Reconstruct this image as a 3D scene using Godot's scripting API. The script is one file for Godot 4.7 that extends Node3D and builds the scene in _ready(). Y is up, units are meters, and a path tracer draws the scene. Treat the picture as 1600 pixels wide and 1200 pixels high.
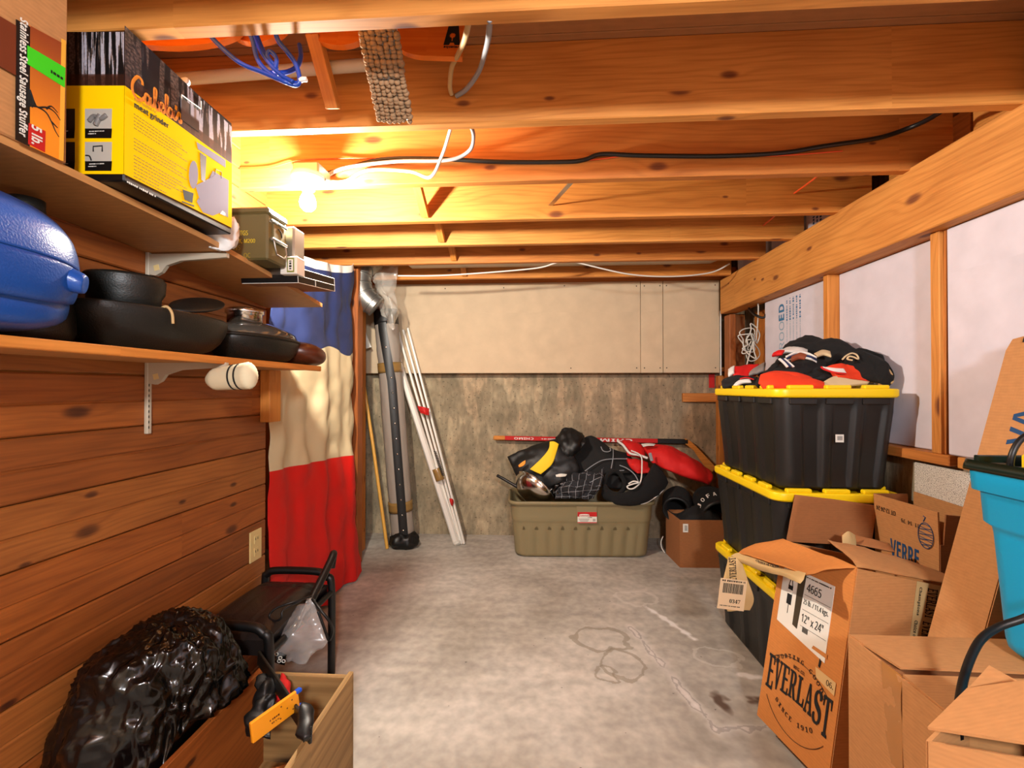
extends Node3D
# A basement store room lit by a bare bulb and an unseen lamp behind. Metres, y up, floor at y = 0.

const EYE := Vector3(0, 1.205, 0)
const FOCAL := 711.0
const HALF := PI / 2
var view := Basis()
var rng := RandomNumberGenerator.new()
var used := {}
var mats := {}

func _ready():
	rng.seed = 11
	var cam := Camera3D.new()
	cam.name = "camera"
	view = Basis(Vector3.UP, deg_to_rad(3.4)) * Basis(Vector3.RIGHT, atan(6.0 / FOCAL))
	cam.transform = Transform3D(view, EYE)
	cam.fov = rad_to_deg(2 * atan(600.0 / FOCAL))
	cam.near = 0.02
	add_child(cam)
	var we := WorldEnvironment.new()
	we.name = "environment"
	var env := Environment.new()
	env.background_mode = Environment.BG_COLOR
	env.background_color = Color(0.02, 0.02, 0.02)
	env.tonemap_mode = Environment.TONE_MAPPER_LINEAR
	env.tonemap_exposure = 1.3
	env.sdfgi_enabled = true
	env.ssao_enabled = true
	env.ssil_enabled = true
	we.environment = env
	add_child(we)
	make_materials()
	lights()
	build_structure()
	build_ceiling()
	build_right_wall()
	build_shelves()
	build_back_left()
	build_bins()
	build_right_boxes()
	build_left_floor()
	build_overhead()
	# things that repeat carry one group
	var groups := {"jersey": "jerseys heaped on the topmost bin", "plastic_shell": "plastic shells on the lower shelf", "wooden_board": "varnished boards stowed overhead", "hockey_pad": "hockey pads in the brown carton", "hockey_pants": "hockey pants in the tan tote", "wall_shelf": "wall shelves on the boarded wall", "metal_can": "metal cans on the upper shelf", "cable": "loose cables", "carton": "cartons in the store room", "storage_tote": "plastic totes"}
	for o in get_children():
		for k in groups:
			if String(o.name) == k or String(o.name).begins_with(k + "_0"):
				o.set_meta("group", groups[k])

# ---------- where a line of sight meets a plane of the room (used only to take positions off) ----------
func ray(px: float, py: float) -> Vector3:
	return view * Vector3((px - 800) / FOCAL, (600 - py) / FOCAL, -1)
func at(px: float, py: float, d: float) -> Vector3:
	return EYE + ray(px, py) * d
func onx(px: float, py: float, x: float) -> Vector3:
	var r := ray(px, py)
	return EYE + r * (x / r.x)
func ony(px: float, py: float, y: float) -> Vector3:
	var r := ray(px, py)
	return EYE + r * ((y - EYE.y) / r.y)
func onz(px: float, py: float, z: float) -> Vector3:
	var r := ray(px, py)
	return EYE + r * (z / r.z)

# ---------- names and tags ----------
func numbered(n: String) -> String:
	var k: int = used.get(n, 0)
	used[n] = k + 1
	return n if k == 0 else "%s_%03d" % [n, k]
func tag(o: Node, label: String, category: String, group := "") -> Node:
	o.set_meta("label", label)
	o.set_meta("category", category)
	if group != "":
		o.set_meta("group", group)
	return o
func thing(called: String, label: String, category: String, pos := Vector3.ZERO, group := "") -> Node3D:
	var o := Node3D.new()
	o.name = numbered(called)
	add_child(o)
	o.position = pos
	return tag(o, label, category, group)
func structure(called: String) -> Node3D:
	var o := Node3D.new()
	o.name = called
	o.set_meta("kind", "structure")
	add_child(o)
	return o
# world-space geometry as a part of a thing (its root may stand anywhere, unturned); own = already in the thing's axes
func part(o: Node, called: String, g: G, m: Material, own := false) -> MeshInstance3D:
	var i := MeshInstance3D.new()
	i.name = called
	var off := Vector3.ZERO
	if not own:
		var p := o
		while p != self and p != null:
			off += (p as Node3D).position
			p = p.get_parent()
	i.mesh = g.mesh(off)
	i.material_override = m
	i.cast_shadow = GeometryInstance3D.SHADOW_CASTING_SETTING_ON
	o.add_child(i, true)
	return i
func solo(called: String, g: G, m: Material, label: String, category: String, group := "") -> MeshInstance3D:
	var c := g.centre()
	var i := MeshInstance3D.new()
	i.name = numbered(called)
	i.mesh = g.mesh(c)
	i.material_override = m
	i.position = c
	add_child(i)
	tag(i, label, category, group)
	return i
# lettering: right = reading direction, up = letter tops; h = cap height, w = whole width (0 keeps the face's own)
func words(o: Node3D, s: String, c: Vector3, right: Vector3, up: Vector3, h: float, m: Material, w := 0.0, face := "Droid Sans", bold := true, own := false) -> MeshInstance3D:
	var t := TextMesh.new()
	var f := SystemFont.new()
	f.font_names = PackedStringArray([face])
	f.font_weight = 700 if bold else 400
	t.font = f
	t.text = s
	t.font_size = 64
	t.pixel_size = 0.01
	t.depth = 0.02
	t.curve_step = 2.0
	t.material = m
	var a := t.get_aabb()
	var sy: float = h / max(a.size.y, 0.01)
	var sx: float = sy if w <= 0 else w / max(a.size.x, 0.01)
	var r := right.normalized()
	var u := (up - r * up.dot(r)).normalized()
	var n := r.cross(u)
	var i := MeshInstance3D.new()
	i.name = "lettering"
	i.mesh = t
	var off := Vector3.ZERO
	if not own:
		var p: Node = o
		while p != self and p != null:
			off += (p as Node3D).position
			p = p.get_parent()
	var mid := a.get_center()
	var b := Basis(r * sx, u * sy, n * 0.04)
	i.transform = Transform3D(b, c - off - b * Vector3(mid.x, mid.y, 0))
	o.add_child(i, true)
	return i

# print too small to read: broken strokes along a line
func scribble(o: Node3D, c: Vector3, right: Vector3, up: Vector3, w: float, h: float, m: Material) -> MeshInstance3D:
	var r := right.normalized()
	var u := (up - r * up.dot(r)).normalized()
	var b := Basis(r, u, r.cross(u))
	var g := G.new()
	var x := -w / 2
	while x < w / 2:
		var k: float = min(h * (0.35 + 0.5 * rng.randf()), w / 2 - x)
		g.box(c + r * (x + k / 2), Vector3(max(k, 0.0004), h * (0.6 + 0.4 * rng.randf()), 0.0004), b, 0.0)
		x += k + h * 0.3 + (h * 0.5 if rng.randf() < 0.2 else 0.0)
	var p := part(o, "small_print", g, m)
	p.set_meta("kind", "stuff")
	return p

# ---------- geometry ----------
class G:
	var v := PackedVector3Array()
	var n := PackedVector3Array()
	var t := PackedVector2Array()
	var x := PackedInt32Array()
	func centre() -> Vector3:
		var a := AABB(v[0], Vector3.ZERO)
		for p in v:
			a = a.expand(p)
		return Vector3(a.get_center().x, a.position.y, a.get_center().z)
	func mesh(off := Vector3.ZERO) -> ArrayMesh:
		var a := []
		a.resize(Mesh.ARRAY_MAX)
		var w := PackedVector3Array()
		w.resize(v.size())
		for i in v.size():
			w[i] = v[i] - off
		a[Mesh.ARRAY_VERTEX] = w
		a[Mesh.ARRAY_NORMAL] = n
		a[Mesh.ARRAY_TEX_UV] = t
		a[Mesh.ARRAY_INDEX] = x
		var m := ArrayMesh.new()
		m.add_surface_from_arrays(Mesh.PRIMITIVE_TRIANGLES, a)
		return m
	func append(o: G, xf: Transform3D) -> G:
		var k := v.size()
		for i in o.v.size():
			v.append(xf * o.v[i])
			n.append((xf.basis * o.n[i]).normalized())
			t.append(o.t[i])
		for i in o.x:
			x.append(i + k)
		return self
	# a flat polygon fan with its front on the side of nn
	func face(ps: Array, nn: Vector3, uvs = null) -> void:
		var k := v.size()
		for i in ps.size():
			v.append(ps[i])
			n.append(nn)
			t.append(uvs[i] if uvs != null else Vector2(ps[i].x + ps[i].z, ps[i].y))
		for i in range(1, ps.size() - 1):
			var c: Vector3 = (ps[i] - ps[0]).cross(ps[i + 1] - ps[0])
			if c.dot(nn) < 0:
				x.append_array([k, k + i, k + i + 1])
			else:
				x.append_array([k, k + i + 1, k + i])
	func quad(a: Vector3, b: Vector3, c: Vector3, d: Vector3, toward: Vector3, u0 := Vector2.ZERO, u1 := Vector2.ONE) -> void:
		var nn := (b - a).cross(d - a).normalized()
		if nn.dot(toward) < 0:
			nn = -nn
		face([a, b, c, d], nn, [Vector2(u0.x, u1.y), Vector2(u1.x, u1.y), Vector2(u1.x, u0.y), Vector2(u0.x, u0.y)])
	# a chamfered box; uv in metres, u along the longest side
	func box(c: Vector3, s: Vector3, b := Basis(), e := 0.002, uo := Vector2.ZERO) -> G:
		var h := s / 2
		e = min(e, min(h.x, min(h.y, h.z)) * 0.6)
		var la := s.max_axis_index()
		for ax in 3:
			var i := (ax + 1) % 3
			var j := (ax + 2) % 3
			for sg in [-1.0, 1.0]:
				var ps := []
				var us := []
				for q in [[-1, -1], [1, -1], [1, 1], [-1, 1]]:
					var p := Vector3.ZERO
					p[ax] = sg * h[ax]
					p[i] = q[0] * (h[i] - e)
					p[j] = q[1] * (h[j] - e)
					ps.append(c + b * p)
					us.append(_uv(p, ax, la) + uo)
				var nn := Vector3.ZERO
				nn[ax] = sg
				face(ps, b * nn, us)
		if e <= 0:
			return self
		for ax in 3:
			var i := (ax + 1) % 3
			var j := (ax + 2) % 3
			for si in [-1.0, 1.0]:
				for sj in [-1.0, 1.0]:
					var ps := []
					var us := []
					for q in [[-1, 0], [1, 0], [1, 1], [-1, 1]]:
						var p := Vector3.ZERO
						p[ax] = q[0] * (h[ax] - e)
						p[i] = si * (h[i] - (e if q[1] == 1 else 0.0))
						p[j] = sj * (h[j] - (0.0 if q[1] == 1 else e))
						ps.append(c + b * p)
						us.append(_uv(p, i, la) + uo)
					var nn := Vector3.ZERO
					nn[i] = si
					nn[j] = sj
					face(ps, b * nn.normalized(), us)
		for sx in [-1.0, 1.0]:
			for sy in [-1.0, 1.0]:
				for sz in [-1.0, 1.0]:
					var q := Vector3(sx, sy, sz)
					var ps := []
					for ax in 3:
						var p := q * (h - Vector3(e, e, e))
						p[ax] = q[ax] * h[ax]
						ps.append(c + b * p)
					face(ps, b * q.normalized(), [uo, uo, uo])
		return self
	func _uv(p: Vector3, ax: int, la: int) -> Vector2:
		if ax == la:
			return Vector2(p[(ax + 1) % 3] * 0.3, p[(ax + 2) % 3])
		return Vector2(p[la], p[3 - ax - la])
	# smooth surface through rows of points; cu / cv join the ends; uv from su, sv (whole range)
	func grid(rows: Array, cu := false, cv := false, su := 1.0, sv := 1.0, closed := false) -> G:
		var k := v.size()
		var R := rows.size()
		var C: int = rows[0].size()
		var N := PackedVector3Array()
		N.resize(R * C)
		var vol := 0.0
		var T := PackedInt32Array()
		for r in (R if cv else R - 1):
			for c in (C if cu else C - 1):
				var r2 := (r + 1) % R
				var c2 := (c + 1) % C
				var q := [r * C + c, r * C + c2, r2 * C + c2, r2 * C + c]
				var a: Vector3 = rows[r][c]
				var b: Vector3 = rows[r][c2]
				var d: Vector3 = rows[r2][c2]
				var e: Vector3 = rows[r2][c]
				var nn := (d - a).cross(e - b)
				for i in q:
					N[i] += nn
				vol += a.dot(b.cross(d)) + a.dot(d.cross(e))
				T.append_array([q[0], q[1], q[2], q[0], q[2], q[3]])
		# poles and seams share a normal
		for r in [0, R - 1]:
			if (rows[r][0] as Vector3).distance_to(rows[r][C / 2]) < 1e-6:
				var s := Vector3.ZERO
				for c in C:
					s += N[r * C + c]
				for c in C:
					N[r * C + c] = s
		var flip := vol < 0 and closed
		for r in R:
			for c in C:
				v.append(rows[r][c])
				var nn := N[r * C + c].normalized()
				n.append(-nn if flip else nn)
				t.append(Vector2(su * c / (C if cu else C - 1), sv * r / (R if cv else R - 1)))
		for i in range(0, T.size(), 3):
			if flip:
				x.append_array([k + T[i], k + T[i + 1], k + T[i + 2]])
			else:
				x.append_array([k + T[i], k + T[i + 2], k + T[i + 1]])
		return self
	func tube(path: Array, r: float, seg := 8, smooth := 0, r2 := -1.0) -> G:
		var p := G.spline(path, smooth) if smooth > 0 else path
		var rows := []
		var m := p.size()
		var up := Vector3.UP
		var f: Vector3 = (p[1] - p[0]).normalized()
		if abs(f.dot(up)) > 0.9:
			up = Vector3.RIGHT
		var sd := f.cross(up).normalized()
		for i in m:
			var tg: Vector3 = (p[min(i + 1, m - 1)] - p[max(i - 1, 0)]).normalized()
			sd = (sd - tg * sd.dot(tg)).normalized()
			var bn := sd.cross(tg)
			var rr: float = r if r2 < 0 else lerp(r, r2, float(i) / (m - 1))
			if i == 0 or i == m - 1:
				var cap := []
				for s in seg:
					cap.append(p[i] + (sd * cos(TAU * s / seg) + bn * sin(TAU * s / seg)) * rr * 0.6 + tg * (0.0))
				var ring0 := []
				for s in seg:
					ring0.append(p[i])
				if i == 0:
					rows.append(ring0)
					rows.append(cap)
			var ring := []
			for s in seg:
				var a := TAU * s / seg
				ring.append(p[i] + (sd * cos(a) + bn * sin(a)) * rr)
			rows.append(ring)
			if i == m - 1:
				var cap2 := []
				var end := []
				for s in seg:
					cap2.append(p[i] + (sd * cos(TAU * s / seg) + bn * sin(TAU * s / seg)) * rr * 0.6)
					end.append(p[i])
				rows.append(cap2)
				rows.append(end)
		return grid(rows, true, false, 1, m * 0.2, true)
	static func spline(path: Array, k: int, loop := false) -> Array:
		var o := []
		var m := path.size()
		for i in (m if loop else m - 1):
			var a = path[(i - 1 + m) % m if loop else max(i - 1, 0)]
			var b = path[i]
			var c = path[(i + 1) % m]
			var d = path[(i + 2) % m if loop else min(i + 2, m - 1)]
			for j in k:
				var s := float(j) / k
				o.append(b.cubic_interpolate(c, a, d, s))
		if not loop:
			o.append(path[m - 1])
		return o
	# turned shape: profile of Vector2(radius, height); sharp corners by repeating points
	func lathe(prof: Array, seg: int, xf := Transform3D(), sx := 1.0, sz := 1.0) -> G:
		var rows := []
		for q in prof:
			var ring := []
			for s in seg:
				var a := TAU * s / seg
				ring.append(xf * Vector3(q.x * cos(a) * sx, q.y, q.x * sin(a) * sz))
			rows.append(ring)
		return grid(rows, true, false, 1, 1, true)
	# flat outline given thickness along z
	func prism(poly: Array, depth: float, xf := Transform3D()) -> G:
		var pp := PackedVector2Array(poly)
		var tr := Geometry2D.triangulate_polygon(pp)
		for s in [0.5, -0.5]:
			var k := v.size()
			for q in pp:
				v.append(xf * Vector3(q.x, q.y, s * depth))
				n.append((xf.basis * Vector3(0, 0, sign(s))).normalized())
				t.append(q)
			for i in range(0, tr.size(), 3):
				var a := v[k + tr[i]]
				var c := (v[k + tr[i + 1]] - a).cross(v[k + tr[i + 2]] - a)
				if c.dot(n[k]) < 0:
					x.append_array([k + tr[i], k + tr[i + 1], k + tr[i + 2]])
				else:
					x.append_array([k + tr[i], k + tr[i + 2], k + tr[i + 1]])
		var area := 0.0
		for i in pp.size():
			var j := (i + 1) % pp.size()
			area += pp[i].x * pp[j].y - pp[j].x * pp[i].y
		for i in pp.size():
			var a := pp[i]
			var b := pp[(i + 1) % pp.size()]
			var e: Vector3 = Vector3(b.y - a.y, a.x - b.x, 0) * sign(area)
			face([xf * Vector3(a.x, a.y, -depth / 2), xf * Vector3(b.x, b.y, -depth / 2), xf * Vector3(b.x, b.y, depth / 2), xf * Vector3(a.x, a.y, depth / 2)], (xf.basis * e).normalized())
		return self
	# four-cornered panel of cardboard or board with thickness, straight from its corners
	func slab(ps: Array, th: float) -> G:
		var nn: Vector3 = (ps[1] - ps[0]).cross(ps[2] - ps[0]).normalized()
		var a := []
		var b := []
		for p in ps:
			a.append(p + nn * th / 2)
			b.append(p - nn * th / 2)
		var u := []
		for p in ps:
			u.append(Vector2((p - ps[0]).dot((ps[1] - ps[0]).normalized()), (p - ps[0]).dot(nn.cross(ps[1] - ps[0]).normalized())))
		face(a, nn, u)
		face(b, -nn, u)
		var c := Vector3.ZERO
		for p in ps:
			c += p / ps.size()
		for i in ps.size():
			var j := (i + 1) % ps.size()
			var e: Vector3 = (ps[j] - ps[i]).cross(nn).normalized()
			if e.dot(ps[i] - c) < 0:
				e = -e
			face([a[i], a[j], b[j], b[i]], e)
		return self
	# cloth: a sheet through rows of control points, with folds and padding
	func cloth(ctrl: Array, k: int, thick: float, fold: float, freq: float, sd: int, puff := 0.0, su := 1.0, sv := 1.0) -> G:
		var nz := FastNoiseLite.new()
		nz.seed = sd
		nz.noise_type = FastNoiseLite.TYPE_SIMPLEX_SMOOTH
		nz.fractal_type = FastNoiseLite.FRACTAL_RIDGED
		nz.fractal_octaves = 3
		nz.frequency = freq
		var half := []
		for r in ctrl:
			half.append(G.spline(r, k))
		var cols: int = half[0].size()
		var rows := []
		var byc := []
		for c in cols:
			var col := []
			for r in half:
				col.append(r[c])
			byc.append(G.spline(col, k))
		for r in byc[0].size():
			var row := []
			for c in cols:
				row.append(byc[c][r])
			rows.append(row)
		var R := rows.size()
		var front := []
		var back := []
		for r in R:
			var f := []
			var bk := []
			for c in cols:
				var du: Vector3 = rows[r][min(c + 1, cols - 1)] - rows[r][max(c - 1, 0)]
				var dv: Vector3 = rows[min(r + 1, R - 1)][c] - rows[max(r - 1, 0)][c]
				var nn := du.cross(dv).normalized()
				var p: Vector3 = rows[r][c]
				var a := float(c) / (cols - 1)
				var b := float(r) / (R - 1)
				var edge: float = sqrt(clamp(min(min(a, 1 - a) * 3.0, min(b, 1 - b) * 3.0), 0.0, 1.0))
				var w := nz.get_noise_3dv(p) * fold
				f.append(p + nn * (w + thick / 2 + puff * edge))
				bk.append(p + nn * (w - thick / 2 - puff * edge * 0.6))
			front.append(f)
			back.append(bk)
		# one closed skin: front, then round the edge to the back
		var ring := []
		for r in R:
			var loop := []
			for c in cols:
				loop.append(front[r][c])
			for c in range(cols - 1, -1, -1):
				loop.append(back[r][c])
			ring.append(loop)
		var capa := []
		var capb := []
		for c in 2 * cols:
			var m: int = c if c < cols else 2 * cols - 1 - c
			capa.append(front[0][m].lerp(back[0][m], 0.5))
			capb.append(front[R - 1][m].lerp(back[R - 1][m], 0.5))
		ring.push_front(capa)
		ring.append(capb)
		var k0 := t.size()
		grid(ring, true, false, 1, 1, true)
		for r in R + 2:
			for c in 2 * cols:
				var m: int = c if c < cols else 2 * cols - 1 - c
				t[k0 + r * 2 * cols + c] = Vector2(su * m / (cols - 1), sv * clamp(r - 1, 0, R - 1) / (R - 1))
		return self
	# a soft lump: superellipsoid with ridged creases
	func blob(c: Vector3, s: Vector3, b: Basis, pw: float, fold: float, freq: float, sd: int, seg := 48, flat_below := -9.0) -> G:
		var nz := FastNoiseLite.new()
		nz.seed = sd
		nz.noise_type = FastNoiseLite.TYPE_SIMPLEX_SMOOTH
		nz.fractal_type = FastNoiseLite.FRACTAL_RIDGED
		nz.fractal_octaves = 4
		nz.frequency = freq
		var rows := []
		var R := seg / 2
		for r in R + 1:
			var ph := PI * r / R
			var ring := []
			for i in seg:
				var th := TAU * i / seg
				var d := Vector3(sin(ph) * cos(th), cos(ph), sin(ph) * sin(th))
				var q := Vector3(sign(d.x) * pow(abs(d.x), pw), sign(d.y) * pow(abs(d.y), pw), sign(d.z) * pow(abs(d.z), pw))
				var p := q * s
				var w := nz.get_noise_3dv(p + c) * fold
				p += d * w
				if p.y < flat_below:
					p.y = flat_below
				ring.append(c + b * p)
			rows.append(ring)
		return grid(rows, true, false, 1, 1, true)

# ---------- materials ----------
func plain(c: Color, rough := 0.8, metal := 0.0) -> StandardMaterial3D:
	var m := StandardMaterial3D.new()
	m.albedo_color = c
	m.roughness = rough
	m.metallic = metal
	return m
func picture(w: int, h: int, fn: Callable) -> Image:
	var d := PackedByteArray()
	d.resize(w * h * 3)
	var k := 0
	for y in h:
		for x in w:
			var c: Color = fn.call(x, y)
			d[k] = int(clamp(c.r, 0, 1) * 255)
			d[k + 1] = int(clamp(c.g, 0, 1) * 255)
			d[k + 2] = int(clamp(c.b, 0, 1) * 255)
			k += 3
	return Image.create_from_data(w, h, false, Image.FORMAT_RGB8, d)
func noise(sd: int, f: float, oct := 4, ridged := false) -> FastNoiseLite:
	var n := FastNoiseLite.new()
	n.seed = sd
	n.noise_type = FastNoiseLite.TYPE_SIMPLEX_SMOOTH
	n.frequency = f
	n.fractal_type = FastNoiseLite.FRACTAL_RIDGED if ridged else FastNoiseLite.FRACTAL_FBM
	n.fractal_octaves = oct
	return n
# sawn wood, grain along x; the picture covers 2.4 m by 0.6 m
func wood_picture(sd: int, light: Color, dark: Color, knot: Color, knots: int, w := 1536, h := 512) -> Image:
	var r := RandomNumberGenerator.new()
	r.seed = sd
	var ks := []
	for i in knots:
		ks.append([r.randf() * w, r.randf() * h, r.randf_range(4.0, 13.0)])
	var warp := noise(sd, 0.0022, 3)
	var fine := noise(sd + 1, 0.02, 3)
	var patch := noise(sd + 2, 0.004, 2)
	# knots bend the grain: worked out coarsely per knot over its own neighbourhood
	var bend := PackedFloat32Array()
	bend.resize(w * h)
	var core := PackedFloat32Array()
	core.resize(w * h)
	for k in ks:
		var R: float = k[2]
		for y in range(max(0, int(k[1] - R * 5)), min(h, int(k[1] + R * 5))):
			for x in range(max(0, int(k[0] - R * 9)), min(w, int(k[0] + R * 9))):
				var dx: float = (x - k[0]) / R
				var dy: float = (y - k[1]) / R
				var q := dx * dx * 0.35 + dy * dy
				bend[y * w + x] += exp(-q * 0.22) * R * 1.6
				core[y * w + x] = max(core[y * w + x], exp(-q * q * 0.9))
	return picture(w, h, func(x, y):
		var i: int = y * w + x
		var g: float = warp.get_noise_2d(x * 0.55, y * 2.2) * 46.0 + y * 0.9 + bend[i]
		var ring: float = 0.5 + 0.5 * sin(g * 0.33)
		ring = pow(ring, 3.0)
		var f := fine.get_noise_2d(x * 0.35, y * 7.0)
		var a: float = clamp(0.32 * ring + 0.3 * f + 0.35 * patch.get_noise_2d(x, y * 2.0) + 0.22, 0, 1)
		var c: Color = light.lerp(dark, a)
		return c.lerp(knot, clamp(core[i] * (0.75 + 0.3 * f), 0, 0.95)))
func textured(im: Image, rough: float, scale := Vector3.ONE, tint := Color.WHITE) -> StandardMaterial3D:
	var m := plain(tint, rough)
	m.albedo_texture = ImageTexture.create_from_image(im)
	m.uv1_scale = scale
	return m
func tri(im: Image, rough: float, size: float, tint := Color.WHITE) -> StandardMaterial3D:
	var m := textured(im, rough, Vector3.ONE / size, tint)
	m.uv1_triplanar = true
	return m
func bumpy(m: StandardMaterial3D, im: Image, cm: float) -> StandardMaterial3D:
	m.heightmap_enabled = true
	m.heightmap_texture = ImageTexture.create_from_image(im)
	m.heightmap_scale = cm
	return m
func tinted(m: StandardMaterial3D, c: Color) -> StandardMaterial3D:
	var d: StandardMaterial3D = m.duplicate()
	d.albedo_color = c
	return d
func ellipse_mark(x: float, y: float, cx: float, cy: float, rx: float, ry: float) -> float:
	return sqrt(pow((x - cx) / rx, 2) + pow((y - cy) / ry, 2))
func seg_dist(p: Vector2, a: Vector2, b: Vector2) -> float:
	return p.distance_to(Geometry2D.get_closest_point_to_segment(p, a, b))

func make_materials():
	var uvw := Vector3(1 / 2.4, 1 / 0.6, 1)
	var lum := wood_picture(5, Color(0.83, 0.56, 0.26), Color(0.68, 0.42, 0.16), Color(0.34, 0.15, 0.06), 16)
	mats.lumber = textured(lum, 0.65, uvw)
	mats.lumber_b = tinted(mats.lumber, Color(0.93, 0.87, 0.82))
	mats.lumber_c = tinted(mats.lumber, Color(1.0, 0.96, 0.88))
	var ced := wood_picture(9, Color(0.62, 0.37, 0.16), Color(0.47, 0.26, 0.10), Color(0.22, 0.10, 0.04), 13)
	mats.cedar = textured(ced, 0.5, uvw)
	mats.cedar_b = tinted(mats.cedar, Color(0.9, 0.84, 0.8))
	mats.cedar_c = tinted(mats.cedar, Color(1.0, 0.93, 0.85))
	mats.oldwood = textured(wood_picture(31, Color(0.66, 0.52, 0.32), Color(0.44, 0.32, 0.17), Color(0.2, 0.13, 0.08), 10, 512, 256), 0.75, uvw)
	# grey concrete wall behind, with pale run-downs and dark pits
	var n1 := noise(3, 0.006, 4)
	var n2 := noise(4, 0.03, 4)
	var n3 := noise(6, 0.011, 3)
	var n4 := noise(7, 0.09, 2)
	mats.wallconcrete = textured(picture(1536, 640, func(x, y):
		var base: Color = Color(0.52, 0.47, 0.38).lerp(Color(0.66, 0.60, 0.49), clamp(0.5 + n1.get_noise_2d(x, y) * 1.3, 0, 1))
		base = base.lerp(Color(0.56, 0.47, 0.38), clamp((x - 960.0) / 260.0 + n2.get_noise_2d(x, y) * 0.5, 0, 0.55))
		var streak := n3.get_noise_2d(x * 1.5, y * 0.28)
		base = base.lerp(Color(0.76, 0.65, 0.52), clamp((streak - 0.10) * 4.0, 0, 0.55) * clamp(1.0 - y / 520.0 + n2.get_noise_2d(x, y), 0, 1))
		base = base.lerp(Color(0.45, 0.415, 0.34), clamp((-streak - 0.15) * 3.0, 0, 0.4))
		var g := n2.get_noise_2d(x * 2, y * 0.8)
		base = base * (1.0 + 0.12 * g)
		var pit := n4.get_noise_2d(x, y)
		if pit > 0.60:
			base = base * 0.7
		if abs(fmod(x, 96.0) - 40) < 0.8:
			base = base * 0.93
		return base), 0.95, Vector3.ONE)
	# floor: 4 m x 4 m, x -2.4..1.6, z -3.8..0.2
	var patches := noise(15, 0.004, 4)
	var grit := noise(16, 0.05, 3)
	var smear := noise(17, 0.012, 3)
	var white := [Vector2(1010, 915), Vector2(1075, 955), Vector2(1100, 985)]
	mats.floorconcrete = textured(picture(1280, 1280, func(x, y):
		var p := Vector2(x, y) / 320.0 + Vector2(-2.4, -3.8)
		var c: Color = Color(0.59, 0.56, 0.515).lerp(Color(0.71, 0.685, 0.65), clamp(0.55 + patches.get_noise_2d(x, y) * 0.9, 0, 1))
		c = c * (1.0 + 0.10 * grit.get_noise_2d(x, y) + 0.09 * smear.get_noise_2d(x * 0.5 + y * 0.3, y * 2))
		# the patched square and its chalky edges
		var wob := smear.get_noise_2d(x * 2, y * 2) * 0.03
		var edge: float = min(seg_dist(p, Vector2(0.62, -1.66), Vector2(0.46, -2.32)), seg_dist(p, Vector2(0.62, -1.66), Vector2(1.0, -1.70))) + wob
		if edge < 0.035:
			c = c.lerp(Color(0.80, 0.77, 0.75), (0.035 - edge) / 0.035 * 0.7)
		if edge > 0.0 and edge < 0.008:
			c = c * 0.84
		var run: float = min(seg_dist(p, Vector2(0.585, -2.56), Vector2(0.66, -2.42)), min(seg_dist(p, Vector2(0.66, -2.42), Vector2(0.74, -2.24)), seg_dist(p, Vector2(0.84, -1.98), Vector2(1.0, -1.94)))) + grit.get_noise_2d(x * 0.7, y * 0.7) * 0.018
		if run < 0.022:
			c = c.lerp(Color(0.90, 0.89, 0.88), clamp((0.022 - run) / 0.02, 0, 0.85))
		for e in [[0.56, -2.66, 0.11, 0.09], [0.80, -2.10, 0.10, 0.07], [0.36, -2.02, 0.09, 0.10], [0.28, -1.95, 0.05, 0.05], [0.30, -2.22, 0.13, 0.10]]:
			var q := ellipse_mark(p.x + wob, p.y + wob, e[0], e[1], e[2], e[3])
			if abs(q - 1.0) < 0.10:
				c = c.lerp(Color(0.80, 0.78, 0.75) if e[0] > 0.5 else Color(0.47, 0.43, 0.36), 0.45)
		var rust: float = min(ellipse_mark(p.x + wob, p.y, 0.70, -1.80, 0.022, 0.07), ellipse_mark(p.x + wob * 2, p.y, 0.84, -1.82, 0.03, 0.025))
		var r2: float = abs(ellipse_mark(p.x + wob, p.y + wob, 0.95, -1.79, 0.10, 0.08) - 0.8) * 3.0 + smear.get_noise_2d(x * 4, y * 4) * 1.3
		rust = min(rust, r2 + 0.4)
		if rust < 1.1:
			c = c.lerp(Color(0.24, 0.15, 0.10), clamp((1.1 - rust) * 1.2, 0, 0.75))
		if grit.get_noise_2d(x * 1.7 + 900, y * 1.7) > 0.75:
			c = c * 0.6
		return c), 0.85, Vector3.ONE)
	# paper, board, fabrics
	var pn := noise(41, 0.03, 4)
	var board := picture(256, 256, func(x, y):
		var q: float = 0.96 + 0.05 * pn.get_noise_2d(x, y * 3) + 0.015 * sin(y * TAU / 8.0)
		return Color(q, q, q))
	var sn := noise(43, 0.02, 4)
	var soft := picture(256, 256, func(x, y):
		var a := float(x) / 256.0
		var q: float = 0.97 + 0.05 * (sn.get_noise_2d(x, y) * (1.0 - a) + sn.get_noise_2d(x - 256, y) * a)
		return Color(q, q, q))
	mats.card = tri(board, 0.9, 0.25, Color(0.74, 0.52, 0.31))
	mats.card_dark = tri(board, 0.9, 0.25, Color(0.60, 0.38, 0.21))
	mats.card_orange = tri(board, 0.85, 0.25, Color(0.78, 0.49, 0.22))
	mats.card_edge = plain(Color(0.55, 0.38, 0.22), 0.95)
	mats.gypsum = tri(soft, 0.9, 0.9, Color(0.80, 0.71, 0.59))
	mats.foam = tri(soft, 0.7, 0.8, Color(0.85, 0.83, 0.87))
	mats.plywood = tri(board, 0.8, 0.7, Color(0.66, 0.46, 0.27))
	var weave := picture(64, 64, func(x, y):
		var q: float = 0.5 + 0.25 * sin(x * TAU / 4.0) + 0.25 * sin(y * TAU / 4.0)
		return Color(q, q, q))
	mats.blackcloth = plain(Color(0.045, 0.045, 0.05), 0.85)
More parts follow.
